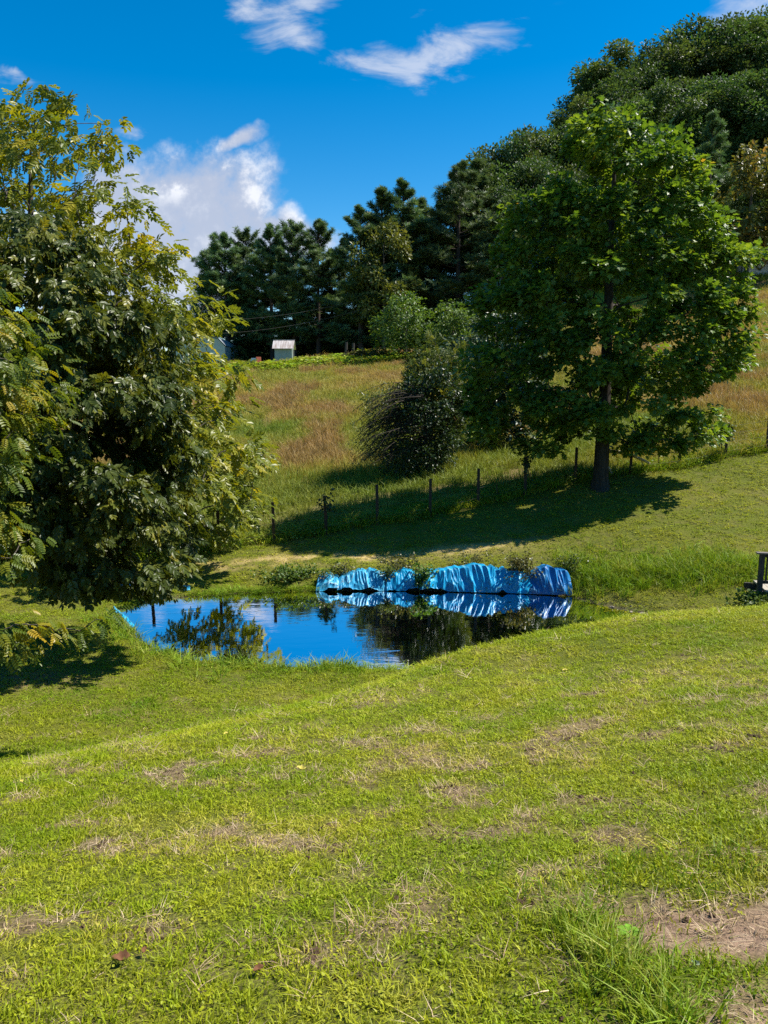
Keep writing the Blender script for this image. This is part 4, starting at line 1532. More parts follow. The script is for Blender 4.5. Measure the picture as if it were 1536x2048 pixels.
def tarp(label, pxa, pxb, topz, mat, seed, nfold, lean=0.5, slack=0.10, back=0.45, sag=None):
    r = np.random.default_rng(seed)
    nu, nv = 260, 40
    u = np.linspace(0, 1, nu)
    pxs = pxa + (pxb - pxa) * u
    py = np.interp(pxs, [q[0] for q in pond_px[:11]], [q[1] for q in pond_px[:11]])
    base = np.array([on_water(a, c_)[:2] for a, c_ in zip(pxs, py)])
    L = np.linalg.norm(base[-1] - base[0])
    v = np.linspace(0, 1, nv)                                # 0 at the water, 1 over the bank top
    U, Vv = np.meshgrid(u, v)
    top = np.interp(u, np.linspace(0, 1, len(topz)), topz) * (0.78 + 0.22 * np.clip(np.minimum(u, 1 - u) / 0.08, 0, 1) ** 0.6) * (0.72 + 0.26 * fbm(u * L * 2.0, u * 0, seed) + 0.14 * vnoise(u * L * 9, u * 0, seed + 8))
    prof_y = np.interp(v, [0, 0.12, 0.5, 0.75, 0.9, 1.0], [0.03, 0.05, 0.16, 0.26, 0.31, 0.31 + back])
    prof_z = np.interp(v, [0, 0.12, 0.5, 0.75, 0.9, 1.0], [0.035, 0.10, 0.50, 0.84, 1.0, 0.92])
    # folds fan out from gather points along the top
    sh = U + (1 - Vv) * (0.03 * np.sin(U * 9 + seed) + lean * 0.45 * (vnoise(U * L * 1.3, U * 0 + 3, seed) - 0.5) * 2 / max(L, 0.6))
    w1 = fbm(sh * nfold * 0.5, Vv * 0.9, seed + 1, 3)
    rid = 1 - np.abs(2 * vnoise(sh * nfold * 0.62, Vv * 0.9, seed + 2) - 1)
    rid2 = 1 - np.abs(2 * vnoise(sh * nfold * 1.5 + 5 + Vv * 1.2, Vv * 1.6, seed + 3) - 1)
    rid3 = 1 - np.abs(2 * vnoise(sh * nfold * 3.2 + 9 - Vv * 2, Vv * 3.0, seed + 5) - 1)
    disp = slack * (0.45 * (w1 - 0.5) + 1.15 * (rid - 0.5) + 0.42 * (rid2 - 0.5) + 0.14 * (rid3 - .5)) * (0.35 + 0.65 * np.sin(np.clip(Vv * 1.1, 0, 1) * math.pi) ** 0.5)
    X = np.interp(U, u, base[:, 0]) + (disp * 0.35)
    Y = np.interp(U, u, base[:, 1]) + prof_y[:, None] - disp * 0.9 - 0.10
    hem = 0.10 * sstep(fbm(u * L * 2.2 + 7, u * 0, seed + 12), 0.45, 0.75)
    Z = prof_z[:, None] * top[None] + disp * 0.35 * (Vv > 0.1) + hem[None] * (1 - Vv) ** 2
    Z = np.where(Vv > 0.88, np.maximum(Z, 0.02 + top[None] * 0.9), np.maximum(Z, 0.012))
    o0 = np.array([X.mean(), Y.mean(), 0])
    V3 = np.stack([X, Y, Z], -1).reshape(-1, 3) - o0
    i = (np.arange(nv - 1)[:, None] * nu + np.arange(nu - 1)[None]).ravel()
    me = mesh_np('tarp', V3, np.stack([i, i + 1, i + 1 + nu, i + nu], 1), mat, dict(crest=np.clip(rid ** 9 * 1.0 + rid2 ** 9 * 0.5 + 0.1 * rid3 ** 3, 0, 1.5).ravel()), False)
    o = link('tarpaulin', me, None, o0)
    m = o.modifiers.new('thickness', 'SOLIDIFY')
    m.thickness = 0.004
    return tag(o, label, 'tarp', 'blue tarps lining the far bank')


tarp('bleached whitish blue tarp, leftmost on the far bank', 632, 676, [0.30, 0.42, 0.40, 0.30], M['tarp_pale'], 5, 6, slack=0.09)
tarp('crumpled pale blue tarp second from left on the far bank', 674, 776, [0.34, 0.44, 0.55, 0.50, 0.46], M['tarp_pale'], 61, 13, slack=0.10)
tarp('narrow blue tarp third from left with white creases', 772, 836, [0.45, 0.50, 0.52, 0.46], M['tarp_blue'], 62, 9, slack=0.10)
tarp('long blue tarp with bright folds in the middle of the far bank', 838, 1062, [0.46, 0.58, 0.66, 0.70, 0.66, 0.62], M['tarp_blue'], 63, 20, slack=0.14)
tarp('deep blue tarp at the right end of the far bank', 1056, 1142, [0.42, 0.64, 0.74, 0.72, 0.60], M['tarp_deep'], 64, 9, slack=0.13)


def rag(label, pts, mat, seed, hgt=0.1, name='tarp_scrap'):
    """crumpled scrap lying on the ground over a pixel outline quad (a,b along, width)"""
    r = np.random.default_rng(seed)
    (pa, pb, wid) = pts
    a, e = on_water(*pa, 0.12), on_water(*pb, 0.12)
    d = (e - a)[:2]
    L = np.linalg.norm(d)
    d /= L
    nn = np.array([-d[1], d[0]])
    nu, nv = 50, 16
    u, v = np.meshgrid(np.linspace(0, 1, nu), np.linspace(-.5, .5, nv))
    ww = wid * (0.55 + 0.6 * vnoise(u * 4, u * 0, seed)) * np.sin(np.clip(u * .9 + .05, 0, 1) * math.pi) ** 0.4
    X = a[0] + d[0] * L * u + nn[0] * v * ww
    Y = a[1] + d[1] * L * u + nn[1] * v * ww
    Z = ground_z(X.ravel(), Y.ravel()).reshape(X.shape)
    Z = np.maximum(Z, 0.0) + 0.02 + hgt * (1 - np.abs(2 * vnoise(u * 9 + v * 2, v * 3, seed) - 1)) * (1 - (2 * v) ** 2 * .8) + 0.4 * hgt * vnoise(u * 22, v * 9, seed + 1)
    o0 = np.array([X.mean(), Y.mean(), 0])
    i = (np.arange(nv - 1)[:, None] * nu + np.arange(nu - 1)[None]).ravel()
    me = mesh_np(name, np.stack([X, Y, Z], -1).reshape(-1, 3) - o0, np.stack([i, i + 1, i + 1 + nu, i + nu], 1), mat, None, True)
    o = link(name, me, None, o0)
    m = o.modifiers.new('thickness', 'SOLIDIFY')
    m.thickness = 0.004
    return tag(o, label, 'tarp')


rag('crumpled blue tarp on the grass under the glossy tree', ((206, 1168), (268, 1184), 0.62), M['tarp_blue'], 71, 0.26)
rag('small bleached tarp scrap on the far left bank', ((366, 1179), (380, 1178), 0.22), M['tarp_pale'], 72, 0.12)
rag('narrow light blue tarp edge at the left tip of the pond', ((243, 1222), (268, 1252), 0.16), M['tarp_blue'], 73, 0.06)
rag('tiny blue tarp corner in the grass above the pond\'s left tip', ((228, 1212), (240, 1222), 0.12), M['tarp_pale'], 74, 0.06)
# pale blue streak just at the water surface near the lawn
p = MB()
a, e = on_water(722, 1308), on_water(800, 1301)
s = np.linspace(0, 1, 12)[:, None]
path = a + (e - a) * s + np.array([0, 0, 0.004])
p.tube(path - a, 0.014 * np.sin(np.linspace(0.15, 3.0, 12)), 6)
tag(p.build('floating_scrap', M['tarp_deep'], None, a, True), 'thin pale blue scrap floating in the dark part of the pond', 'scrap')

# ------------------------------------------------------------------ footbridge at the right edge
b = at(1519, 1175, 17.2)
bz = b[2]
br = empty('footbridge', (b[0], b[1], bz), 'dark wooden footbridge with slatted railing at the right edge', 'footbridge')
ux = unit(np.array([1.0, -0.18, 0]))
uy = np.array([0.18, 1.0, 0]) / math.hypot(1, .18)
rzb = math.atan2(ux[1], ux[0])
BL, BW = 3.2, 0.9


def bb(name, along, across, z, size, mat):
    m_ = MB()
    m_.box((0, 0, 0), size, rzb)
    return m_.build(name, mat, br, ux * along + uy * across + np.array([0, 0, z]))


for ac in (0.0,):
    for al in (0.0, 1.6, 3.2):
        bb('post', al, ac, 0.22, (0.105, 0.105, 1.20), M['dark_wood'])
    bb('top_rail', 1.62, ac, 0.838, (3.5, 0.15, 0.035), M['grey_rail'])
    bb('upper_rail', 1.6, ac + 0.03, 0.775, (3.1, 0.04, 0.075), M['dark_wood'])
    bb('lower_rail', 1.6, ac + 0.03, 0.13, (3.1, 0.04, 0.075), M['dark_wood'])
    for k in range(24):
        al = 0.12 + 0.128 * k
        if abs(al - 1.6) < 0.08:
            continue
        bb('baluster', al, ac - 0.008, 0.45, (0.032, 0.032, 0.68), M['dark_wood'])
    bb('beam', 1.6, ac + (0.06 if ac == 0 else -0.06), -0.20, (3.4, 0.06, 0.20), M['dark_wood'])
for k in range(22):
    bb('deck_plank', 0.20 + 0.145 * k, BW / 2, -0.075, (0.135, BW + 0.1 + 0.02 * (k % 3), 0.04), M['deck_wood'])

bb('beam', 1.6, BW - 0.06, -0.20, (3.4, 0.06, 0.20), M['dark_wood'])

# ------------------------------------------------------------------ grass: instanced blades (stuff)


def blade_tuft(seed, n, rad, h, w, lean, curve=0.5, hvar=0.5):
    r = np.random.default_rng(seed)
    V, Q, T, vv = [], [], [], []
    for k in range(n):
        a = r.random() * 6.283
        rr = rad * math.sqrt(r.random())
        o = np.array([math.cos(a) * rr, math.sin(a) * rr, -0.01])
        az = a + r.normal(0, 0.9)
        d = np.array([math.cos(az), math.sin(az), 0])
        hh = h * (1 - hvar + hvar * r.random())
        ln = hh * lean * (0.3 + r.random())
        fa = r.random() * 3.1416
        s = np.array([math.cos(fa), math.sin(fa), 0]) * w * (0.6 + 0.7 * r.random()) / 2
        m = o + d * ln * 0.35 + np.array([0, 0, hh * 0.62])
        e = o + d * ln * (1 + curve * .5) + np.array([0, 0, hh * (1 - 0.25 * curve * r.random())])
        i = len(V)
        V += [o - s, o + s, m + s * .85, m - s * .85, e]
        Q.append([i, i + 1, i + 2, i + 3])
        T.append([i + 3, i + 2, i + 4])
        vv += [r.random()] * 5
    return np.array(V), [np.array(Q), np.array(T)], np.array(vv)


def seed_tuft(seed, n, rad, h, w):
    """tall stems with plumes at the top, for the unmown field"""
    V, F, vv = blade_tuft(seed, n, rad, h, w, 0.35, 0.7, 0.5)
    return V, F, vv


def leaf_tuft(seed, n, rad, h, size):
    r = np.random.default_rng(seed)
    P = np.stack([r.normal(0, rad * .5, n), r.normal(0, rad * .5, n), h * r.random(n) ** 0.8], 1)
    D = r.normal(0, 1, (n, 3)) + np.array([0, 0, .1])
    D = unit(D)
    U = r.normal(0, .4, (n, 3)) + np.array([0, 0, 1])
    Sd = unit(np.cross(U, D))
    Up = np.cross(D, Sd)
    T, F = ROUNDLEAF
    S = size * (.6 + .8 * r.random(n))
    V = P[:, None] + S[:, None, None] * (T[None, :, :1] * D[:, None] + T[None, :, 1:2] * Sd[:, None] + T[None, :, 2:3] * Up[:, None])
    off = (np.arange(n) * len(T))[:, None, None]
    return V.reshape(-1, 3), [(f[None] + off).reshape(-1, f.shape[1]) for f in F], np.repeat(r.random(n), len(T))


def lump(seed, size):
    r = np.random.default_rng(seed)
    import bmesh
    bm = bmesh.new()
    bmesh.ops.create_icosphere(bm, subdivisions=2, radius=size)
    V = np.array([v.co[:] for v in bm.verts])
    F = np.array([[v.index for v in f.verts] for f in bm.faces])
    bm.free()
    V *= (0.7 + 0.6 * r.random((len(V), 1)))
    V[:, 2] *= 0.55
    return V, [F], r.random(len(V))


GNCACHE = {}


def scatter_tree(nvar):
    if nvar in GNCACHE:
        return GNCACHE[nvar]
    ng = bpy.data.node_groups.new('scatter_%d' % nvar, 'GeometryNodeTree')
    ng.interface.new_socket('Geometry', in_out='INPUT', socket_type='NodeSocketGeometry')
    ng.interface.new_socket('Geometry', in_out='OUTPUT', socket_type='NodeSocketGeometry')
    gi, go = ng.nodes.new('NodeGroupInput'), ng.nodes.new('NodeGroupOutput')

    def named(nm, ty):
        a = ng.nodes.new('GeometryNodeInputNamedAttribute')
        a.data_type = ty
        a.inputs['Name'].default_value = nm
        return a.outputs['Attribute']

    def sel(k):
        c = ng.nodes.new('FunctionNodeCompare')
        c.data_type = 'INT'
        c.operation = 'EQUAL'
        ng.links.new(named('tmpl', 'INT'), c.inputs[2])
        c.inputs[3].default_value = k
        s = ng.nodes.new('GeometryNodeSeparateGeometry')
        s.domain = 'POINT'
        ng.links.new(gi.outputs[0], s.inputs['Geometry'])
        ng.links.new(c.outputs[0], s.inputs['Selection'])
        return s.outputs['Selection']
    join = ng.nodes.new('GeometryNodeJoinGeometry')
    for k in range(nvar):
        g2 = ng.nodes.new('GeometryNodeGeometryToInstance')
        ng.links.new(sel(k + 1), g2.inputs[0])
        ng.links.new(g2.outputs[0], join.inputs[0])
    iop = ng.nodes.new('GeometryNodeInstanceOnPoints')
    ng.links.new(sel(0), iop.inputs['Points'])
    ng.links.new(join.outputs[0], iop.inputs['Instance'])
    iop.inputs['Pick Instance'].default_value = True
    ng.links.new(named('pick', 'INT'), iop.inputs['Instance Index'])
    e2r = ng.nodes.new('FunctionNodeEulerToRotation')
    ng.links.new(named('rot', 'FLOAT_VECTOR'), e2r.inputs[0])
    ng.links.new(e2r.outputs[0], iop.inputs['Rotation'])
    ng.links.new(named('scl', 'FLOAT_VECTOR'), iop.inputs['Scale'])
    ng.links.new(iop.outputs[0], go.inputs[0])
    GNCACHE[nvar] = ng
    return ng


def scatter(name, label, P, sxy, sz, col, tmpls, mat, seed, cat='grass', tilt=0.12):
    r = np.random.default_rng(seed)
    n = len(P)
    V, F, vv, tm = [], [], [], []
    off = 0
    for k, (v, f, w) in enumerate(tmpls):
        V.append(v)
        F += [q + off for q in f]
        vv.append(w)
        tm.append(np.full(len(v), k + 1))
        off += len(v)
    by = {}
    for f in F:
        by.setdefault(f.shape[1], []).append(f)
    F = [np.concatenate(x) for x in by.values()]
    V.append(P)
    vv.append(np.zeros(n))
    tm.append(np.zeros(n, int))
    pad1 = np.zeros(off)
    pad3 = np.zeros((off, 3))
    rot = np.stack([r.normal(0, tilt, n), r.normal(0, tilt, n), r.random(n) * 6.283], 1)
    scl = np.stack([sxy, sxy, sz], 1)
    me = mesh_np(name, np.concatenate(V), F, mat, dict(
        v=np.concatenate(vv), tmpl=np.concatenate(tm).astype(np.int32),
        pick=np.concatenate([pad1, r.integers(0, len(tmpls), n)]).astype(np.int32),
        rot=np.concatenate([pad3, rot]), scl=np.concatenate([pad3, scl]), col=np.concatenate([pad1, col])))
    o = link(name, me)
    m = o.modifiers.new('scatter', 'NODES')
    m.node_group = scatter_tree(len(tmpls))
    return tag(o, label, cat, kind='stuff')


def wedge(n_of_D, D0, D1, half=0.70, pad=2.2, seed=0, steps=60):
    """random points in the view wedge with a density that depends on distance"""
    r = np.random.default_rng(seed)
    X, Y = [], []
    e = np.geomspace(D0, D1, steps + 1)
    for a, c_ in zip(e[:-1], e[1:]):
        m = (a + c_) / 2
        w_ = half * m + pad
        k = r.poisson(n_of_D(m) * 2 * w_ * (c_ - a))
        X.append(r.uniform(-w_, w_, k))
        Y.append(r.uniform(a, c_, k))
    return np.concatenate(X), np.concatenate(Y)


# mown lawn
LT = [blade_tuft(500 + k, 19, 0.055, 0.040, 0.0052, 0.85, 0.9, 0.75) for k in range(6)] + [leaf_tuft(506 + k, 14, 0.055, 0.028, 0.010) for k in range(1)]
X, Y = wedge(lambda D: 620 * min(1.0, (4.2 / D)) ** 1.55, 1.2, 30, seed=51)
d, ins = poly_dist(X, Y, POND)
keep = (~ins) & (d > 0.12) & (Y < fence_y(X) + 0.1)
X, Y = X[keep], Y[keep]
r = np.random.default_rng(52)
sm, th = soil_mask(X, Y), thatch_mask(X, Y)
keep = (r.random(len(X)) > sm * 0.93) & (r.random(len(X)) > th * 0.72)
X, Y, th, sm = X[keep], Y[keep], th[keep], sm[keep]
Z = ground_z(X, Y)
k_ = np.clip(Y / 4.2, 1, 9)
pat = fbm(X * 0.8, Y * 0.8, 61)
lush = sstep(fbm(X * 0.5 + 9, Y * 0.9, 63), 0.5, 0.7)
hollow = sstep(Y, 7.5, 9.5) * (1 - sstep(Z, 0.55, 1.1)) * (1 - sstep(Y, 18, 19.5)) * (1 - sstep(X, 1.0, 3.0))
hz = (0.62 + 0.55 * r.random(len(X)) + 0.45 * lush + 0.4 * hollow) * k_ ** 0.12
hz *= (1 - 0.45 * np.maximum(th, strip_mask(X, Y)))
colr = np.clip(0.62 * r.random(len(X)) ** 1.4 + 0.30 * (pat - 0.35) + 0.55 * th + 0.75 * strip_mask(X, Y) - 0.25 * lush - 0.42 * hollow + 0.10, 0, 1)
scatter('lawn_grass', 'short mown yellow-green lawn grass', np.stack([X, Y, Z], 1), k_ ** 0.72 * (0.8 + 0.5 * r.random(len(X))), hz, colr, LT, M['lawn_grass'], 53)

# dead thatch and scalped patches in the near lawn, loose straw on the bare soil
TT = [blade_tuft(540 + k, 12, 0.05, 0.030, 0.0038, 2.2, 1.0, 0.6) for k in range(4)]
X, Y = wedge(lambda D: 420 * min(1.0, (4.0 / D)) ** 1.6, 1.3, 12, seed=54)
r = np.random.default_rng(55)
wgt = np.maximum(thatch_mask(X, Y) * 0.9, soil_mask(X, Y)) + 0.06
keep = r.random(len(X)) < wgt
X, Y = X[keep], Y[keep]
Z = ground_z(X, Y)
k_ = np.clip(Y / 4.2, 1, 4)
scatter('dead_thatch', 'tan dead grass clippings and thatch lying in the lawn', np.stack([X, Y, Z], 1), k_ ** 0.7 * (0.7 + 0.6 * r.random(len(X))), (0.5 + 0.8 * r.random(len(X))),
        np.clip(r.normal(0.6, 0.25, len(X)), 0, 1), TT, M['straw'], 56, 'thatch', 0.25)
# dark crumbs of soil
X, Y = wedge(lambda D: 300 * min(1.0, (4.0 / D)) ** 1.6, 1.3, 14, seed=57)
r = np.random.default_rng(58)
cl = sstep(fbm(X * 3.0, Y * 4.5, 71, 3), 0.60, 0.70)
keep = r.random(len(X)) < np.maximum(cl * (0.10 + thatch_mask(X, Y)), 0.30 * soil_mask(X, Y) * sstep(fbm(X * 5, Y * 8, 73), .5, .62))
X, Y = X[keep], Y[keep]
Z = ground_z(X, Y)
scatter('soil_crumbs', 'dark crumbs of soil turned up in the lawn', np.stack([X, Y, Z + 0.004], 1), 0.35 + 0.6 * r.random(len(X)) + 0.05 * Y, 0.4 + 0.5 * r.random(len(X)), r.random(len(X)),
        [lump(90, 0.016), lump(91, 0.022), lump(92, 0.012)], M['soil_clod'], 59, 'soil', 0.3)

# long grass clump at the edge of the bare patch, lower right
r = np.random.default_rng(60)
line = np.array([gp(*q) for q in [(1150, 1850), (1180, 1885), (1215, 1930), (1262, 1975), (1300, 2030), (1340, 2080)]])
s = r.random(120)
cx_ = np.interp(s * 5, range(6), line[:, 0]) + r.normal(0, 0.075, 120)
cy_ = np.interp(s * 5, range(6), line[:, 1]) + r.normal(0, 0.08, 120)
scatter('long_grass', 'tuft of long grass left of the bare soil at lower right', np.stack([cx_, cy_, ground_z(cx_, cy_)], 1), 0.8 + 0.4 * r.random(120), 0.7 + 0.7 * r.random(120), 0.35 + r.random(120) * 0.6,
        [blade_tuft(600 + k, 9, 0.03, 0.125, 0.006, 0.8, 0.8, 0.5) for k in range(4)], M['bank_grass'], 61)
# lusher patch in the lawn near the right
LP_ = gp(1330, 1755)
X, Y = wedge(lambda D: 150, 2.2, 4.6, seed=62)
keep = (np.exp(-((X - LP_[0]) / 0.75) ** 2 - ((Y - LP_[1]) / 0.22) ** 2) > r.random(len(X))) & (soil_mask(X, Y) < 0.3)
X, Y = X[keep], Y[keep]
scatter('lush_grass', 'patch of longer dark green grass above the bare soil', np.stack([X, Y, ground_z(X, Y)], 1), 0.8 + 0.4 * r.random(len(X)), 0.7 + 0.6 * r.random(len(X)), r.random(len(X)) * 0.45,
        [blade_tuft(610 + k, 10, 0.04, 0.10, 0.0052, 0.7, 0.8, 0.5) for k in range(4)], M['bank_grass'], 63)

# unmown hillside
FT = [seed_tuft(520 + k, 26, 0.26, 0.62, 0.016) for k in range(6)]
X, Y = wedge(lambda D: 15 * (24 / D) ** 1.45, 20.5, 92, 0.66, 2.0, seed=64)
keep = (Y > fence_y(X) + 0.15) & ~((Y > 86) & (X > -17) & (X < -2))
X, Y = X[keep], Y[keep]
r = np.random.default_rng(65)
n_ = fbm(X * 0.16, Y * 0.11, 81)
n2_ = sstep(fbm(X * 0.30 + 4, Y * 0.16, 83), 0.54, 0.64)
brown = 0.24 + 0.36 * sstep(Y, 38, 58) * (1 - 0.35 * sstep(Y, 72, 82)) + 1.7 * (n_ - 0.5) + 0.8 * n2_ * sstep(Y, 29, 36)
colr = np.clip(brown + r.normal(0, 0.10, len(X)), 0, 1)
hz = (0.75 + 0.5 * r.random(len(X))) * (0.62 + 0.38 * sstep(Y, 24, 34)) * (1 + 0.35 * n2_)
scatter('field_grass', 'unmown green and russet grass covering the hillside', np.stack([X, Y, ground_z(X, Y)], 1), (Y / 24) ** 0.6 * (0.8 + 0.5 * r.random(len(X))), hz, colr, FT, M['field_grass'], 66)

# weeds along the fence line
fx = r.uniform(-8, 16, 900)
fy = fence_y(fx) + np.abs(r.normal(0.1, 0.45, 900)) - 0.05
scatter('fence_weeds', 'tall green weeds and grass growing along the fence', np.stack([fx, fy, ground_z(fx, fy)], 1), 0.8 + 0.6 * r.random(900), 0.35 + 0.45 * r.random(900), 0.2 + r.random(900) * 0.8,
        [blade_tuft(620 + k, 22, 0.16, 0.62, 0.017, 0.6, 0.9, 0.6) for k in range(4)] + [leaf_tuft(630 + k, 30, 0.20, 0.38, 0.06) for k in range(1)], M['bank_grass'], 67, 'weeds')

# brambles along the top of the field
bx = r.uniform(-30, 12, 420)
by_ = 81 + r.normal(0, 1.6, 420) + 0.02 * bx
scatter('crest_brambles', 'green brambles and weeds along the top of the field', np.stack([bx, by_, ground_z(bx, by_)], 1), 0.9 + 0.7 * r.random(420), 0.25 + 0.35 * r.random(420), 0.3 + r.random(420) * 0.7,
        [leaf_tuft(640 + k, 110, 1.0, 1.15, 0.26) for k in range(4)], M['bank_grass'], 68, 'brambles')

# dark scrub under and behind the pines
ux_ = r.uniform(-34, 6, 260)
uy_ = 113 + r.normal(0, 2.5, 260)
scatter('pine_understory', 'dark scrub growing under the row of pines', np.stack([ux_, uy_, ground_z(ux_, uy_)], 1), 1.2 + 1.0 * r.random(260), 0.7 + 0.8 * r.random(260) + 1.2 * sstep(ux_, -22, -8), r.random(260) * 0.5,
        [leaf_tuft(660 + k, 150, 1.3, 2.2, 0.38) for k in range(4)], M['scrub'], 75, 'scrub')

# pond margins
BT = [blade_tuft(650 + k, 18, 0.10, 0.34, 0.011, 0.6, 0.9, 0.6) for k in range(5)]
Pm, Sm = [], []
for (x0, y0), (x1, y1), dens, hgt, wid in [(POND[i], POND[(i + 1) % len(POND)],) + (
        (34, 0.45, 0.14) if 2 <= i < 5 else (0, 0, 0) if 5 <= i < 10 else (6, 0.3, 0.3) if 10 <= i < 13 else (30, 0.75, 0.45) if 20 <= i < 29 else (12, 0.22, 0.3)) for i in range(len(POND))]:
    L = math.hypot(x1 - x0, y1 - y0)
    m = r.poisson(dens * L) if dens else 0
    if not m:
        continue
    s = r.random(m)
    nxn, nyn = (y1 - y0) / L, -(x1 - x0) / L
    if np.dot([nxn, nyn], np.array([(x0 + x1) / 2, (y0 + y1) / 2]) - pc) < 0:
        nxn, nyn = -nxn, -nyn
    dd = np.abs(r.normal(0, wid, m)) + 0.02
    Pm.append(np.stack([x0 + (x1 - x0) * s + nxn * dd, y0 + (y1 - y0) * s + nyn * dd], 1))
    Sm.append(np.full(m, hgt) * (1 - 0.35 * np.clip(dd / 0.8, 0, 1)))
Pm, Sm = np.concatenate(Pm), np.concatenate(Sm)
# lush rank grass on the right bank
m = 900
ex = r.uniform(5.0, 10.2, m)
ey = 20.0 - (ex - 5) * 0.22 + r.normal(0, 0.5, m)
keep = ~poly_dist(ex, ey, POND)[1]
Pm = np.vstack([Pm, np.stack([ex, ey], 1)[keep]])
Sm = np.concatenate([Sm, (0.7 + 0.7 * r.random(m))[keep]])
scatter('bank_grass', 'rank green grass fringing the pond', np.stack([Pm[:, 0], Pm[:, 1], ground_z(Pm[:, 0], Pm[:, 1])], 1), 0.9 + 0.7 * r.random(len(Pm)), Sm * (0.7 + 0.6 * r.random(len(Pm))),
        np.clip(r.random(len(Pm)) ** 1.3, 0, 1), BT, M['bank_grass'], 69)

# gravelly shore at the right end of the pond
sx_ = r.normal(5.5, 0.9, 900)
sy_ = 17.95 + (5.2 - sx_) * 0.55 + r.normal(0, 0.20, 900)
keep = ~poly_dist(sx_, sy_, POND)[1]
sx_, sy_ = sx_[keep], sy_[keep]
scatter('shore_gravel', 'gravel and mud on the right shore of the pond', np.stack([sx_, sy_, ground_z(sx_, sy_)], 1), 0.6 + 1.2 * r.random(len(sx_)), 0.6 + 0.8 * r.random(len(sx_)), r.random(len(sx_)),
        [lump(95, 0.03), lump(96, 0.045), lump(97, 0.022)], M['pebble'], 70, 'gravel')


# ------------------------------------------------------------------ single plants
def weed(name, label, px, D, n, rad, h, size, mat, seed, dz=0.0, cat='weed', y=None):
    r = np.random.default_rng(seed)
    q = place(px, D)
    q[2] += dz
    root = empty(name, q, label, cat)
    st = MB()
    cen = np.stack([r.normal(0, rad * .55, n), r.normal(0, rad * .35, n), h * (0.25 + 0.75 * r.random(n))], 1)
    for c in cen[:max(6, n // 3)]:
        st.tube([[c[0] * .2, c[1] * .2, -.05], [c[0] * .6, c[1] * .6, c[2] * .5], c], [0.008, 0.006, 0.003], 4, False)
    st.build('stems', M['twig'], root)
    clump_leaves(name, cen, 16, 0.10 + 0.10 * h, ROUNDLEAF, size, mat, r, root, part='leaves')
    return root


weed('bank_weed', 'dark green weeds on the far bank left of the tarps', 585, 20.25, 60, 0.75, 0.32, 0.07, M['bright'], 801)
weed('bank_weed', 'small green weed between the left and middle tarps', 848, 19.85, 40, 0.34, 0.62, 0.07, M['bright'], 802)
weed('bank_weed', 'brownish weeds hanging over the tarps left of the deep blue one', 1040, 19.85, 80, 0.45, 0.78, 0.06, M['olive'], 803)
weed('bank_weed', 'dark leafy weeds under the end of the footbridge', 1505, 17.0, 60, 0.45, 0.36, 0.07, M['bright'], 804)
weed('bank_weed', 'low dull weeds on the far bank above the second tarp', 800, 20.5, 30, 0.6, 0.42, 0.06, M['olive'], 806)

weed('bank_weed', 'tan weeds overhanging the top of the bleached left tarps', 690, 20.25, 22, 0.35, 0.42, 0.05, M['olive'], 807)
weed('bank_weed', 'sparse weeds along the top edge of the long blue tarp', 945, 20.55, 26, 0.55, 0.40, 0.05, M['olive'], 808)

weed('bank_weed', 'thin grassy weed hanging down between the second and third tarps', 776, 20.0, 26, 0.20, 0.48, 0.05, M['shrub'], 809)
weed('bank_weed', 'dry weeds at the right end of the deep blue tarp', 1140, 20.0, 30, 0.25, 0.50, 0.05, M['shrub'], 810)
weed('bank_weed', 'low tan weeds over the gap beside the leftmost tarp', 655, 20.05, 20, 0.2, 0.34, 0.045, M['olive'], 811)

# reeds in the near shallows
q = on_water(503, 1330)
root = empty('reed_clump', (q[0], q[1], -0.12), 'small clump of upright reeds in the near shallows of the pond', 'reeds')
for k in range(7):
    m_ = MB()
    a, l_ = r.random() * 6.28, 0.35 + 0.3 * r.random()
    e = np.array([0.18 * math.cos(a), 0.08 * math.sin(a), 0])
    s = np.linspace(0, 1, 5)
    m_.tube(np.stack([r.normal(0, .03) + e[0] * s ** 2, r.normal(0, .03) + e[1] * s ** 2, l_ * s + .05], 1), np.linspace(.009, .002, 5), 5)
    m_.build('reed', M['bank_reed'] if 'bank_reed' in M else M['ivy'], root)

# fallen leaves and a plantain rosette on the near lawn
LM = {k: simple_mat('leaf_' + k, a, c_, 25, 0.85, 0.12, 0.3) for k, a, c_ in (
    ('brown', (0.10, 0.045, 0.022), (0.20, 0.095, 0.045)), ('yellow', (0.40, 0.34, 0.06), (0.55, 0.46, 0.12)), ('pale', (0.16, 0.21, 0.12), (0.24, 0.29, 0.18)), ('green', (0.09, 0.20, 0.015), (0.16, 0.30, 0.03)))}


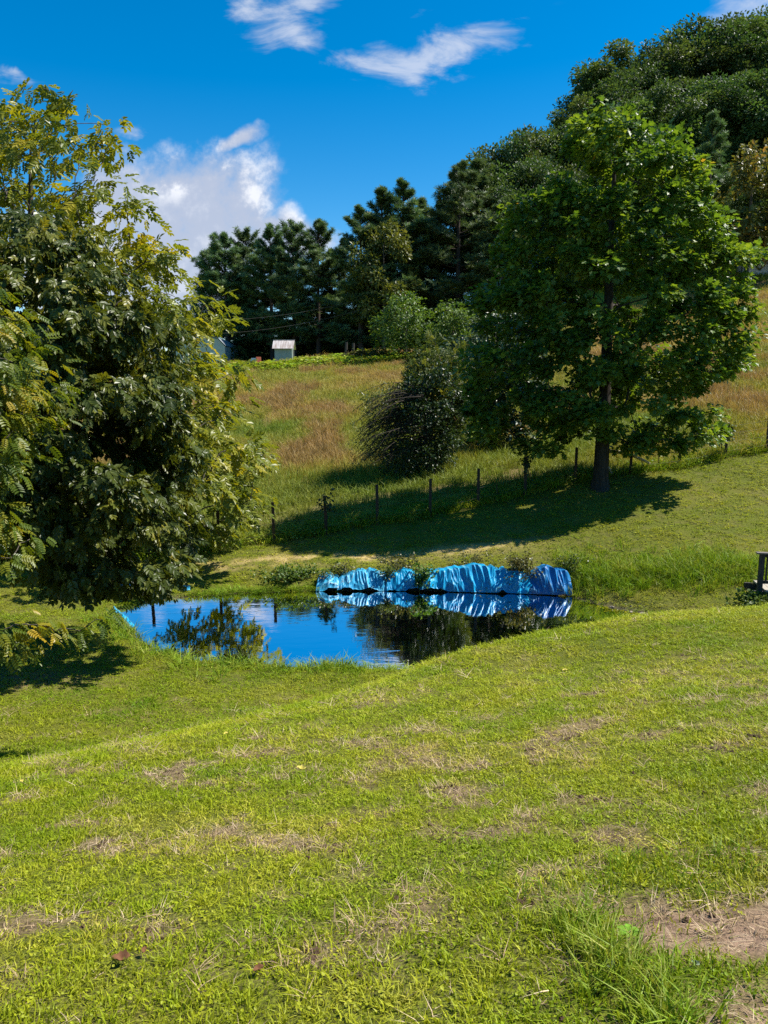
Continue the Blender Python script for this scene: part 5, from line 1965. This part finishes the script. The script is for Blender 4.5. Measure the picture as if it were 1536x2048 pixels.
def curled_leaf(px, py, D, size, key, lab, seed, curl=1.3):
    r = np.random.default_rng(seed)
    p0 = at(px, py, D)
    x, y = p0[0], p0[1]
    nu, nv = 9, 5
    u, v = np.meshgrid(np.linspace(0, 1, nu), np.linspace(-1, 1, nv))
    w_ = 0.34 * np.sin(np.clip(u, 0, 1) * math.pi) ** 0.75 * (1 + 0.12 * np.sin(u * 22))
    vx, vy = u - .5, v * w_
    vz = curl * (0.55 * (v * w_) ** 2 * 3 + 0.35 * (u - .5) ** 2 + 0.05 * np.sin(u * 9 + v))
    a = r.random() * 6.28
    Vv = np.stack([(vx * math.cos(a) - vy * math.sin(a)), (vx * math.sin(a) + vy * math.cos(a)), vz], -1).reshape(-1, 3) * size
    i = (np.arange(nv - 1)[:, None] * nu + np.arange(nu - 1)[None]).ravel()
    o = link('fallen_leaf', mesh_np('fallen_leaf', Vv, np.stack([i, i + 1, i + 1 + nu, i + nu], 1), LM[key], None, True), None, (x, y, gz(x, y) + 0.028))
    return tag(o, lab, 'leaf')


for px, py, sz, key, lab, sd in [
        (244, 1932, 0.075, 'brown', 'curled brown leaf on the lawn at lower left', 1), (290, 1915, 0.035, 'brown', 'small brown leaf just right of the larger curled one', 2),
        (518, 1955, 0.045, 'brown', 'brown leaf on the lawn at bottom centre left', 3), (603, 1545, 0.085, 'yellow', 'pale yellow leaf on the lawn above the scalped patches', 4),
        (45, 1570, 0.05, 'yellow', 'small yellow leaf near the left edge of the lawn', 5), (1130, 1346, 0.08, 'yellow', 'yellow leaf on the lawn crest right of centre', 6),
        (452, 1473, 0.06, 'yellow', 'yellow leaf in the hollow of the lawn left of centre', 7), (1218, 1950, 0.05, 'pale', 'whitish leaf in the long grass at lower right', 8),
        (1390, 1945, 0.03, 'pale', 'tiny pale leaf on the bare soil at lower right', 9)]:
    curled_leaf(px, py, ground_D(px, py), sz, key, lab, sd)
q = at(1258, 1868, ground_D(1258, 1868))
root = empty('broad_leaf_weed', (q[0], q[1], gz(q[0], q[1])), 'bright green broad-leaved weed on the bare soil', 'weed')
for k in range(6):
    a = k * 1.05 + 0.3
    nu, nv = 7, 5
    u, v = np.meshgrid(np.linspace(0, 1, nu), np.linspace(-1, 1, nv))
    w_ = 0.30 * np.sin(np.clip(u * .95 + .02, 0, 1) * math.pi) ** 0.7
    vx, vy, vz = u, v * w_, 0.45 * u - 0.45 * u * u + 0.3 * np.abs(v) * w_ + 0.05
    Vv = np.stack([vx * math.cos(a) - vy * math.sin(a), vx * math.sin(a) + vy * math.cos(a), vz], -1).reshape(-1, 3) * 0.050
    i = (np.arange(nv - 1)[:, None] * nu + np.arange(nu - 1)[None]).ravel()
    link('leaf', mesh_np('leaf', Vv, np.stack([i, i + 1, i + 1 + nu, i + nu], 1), LM['green'], None, True), root)
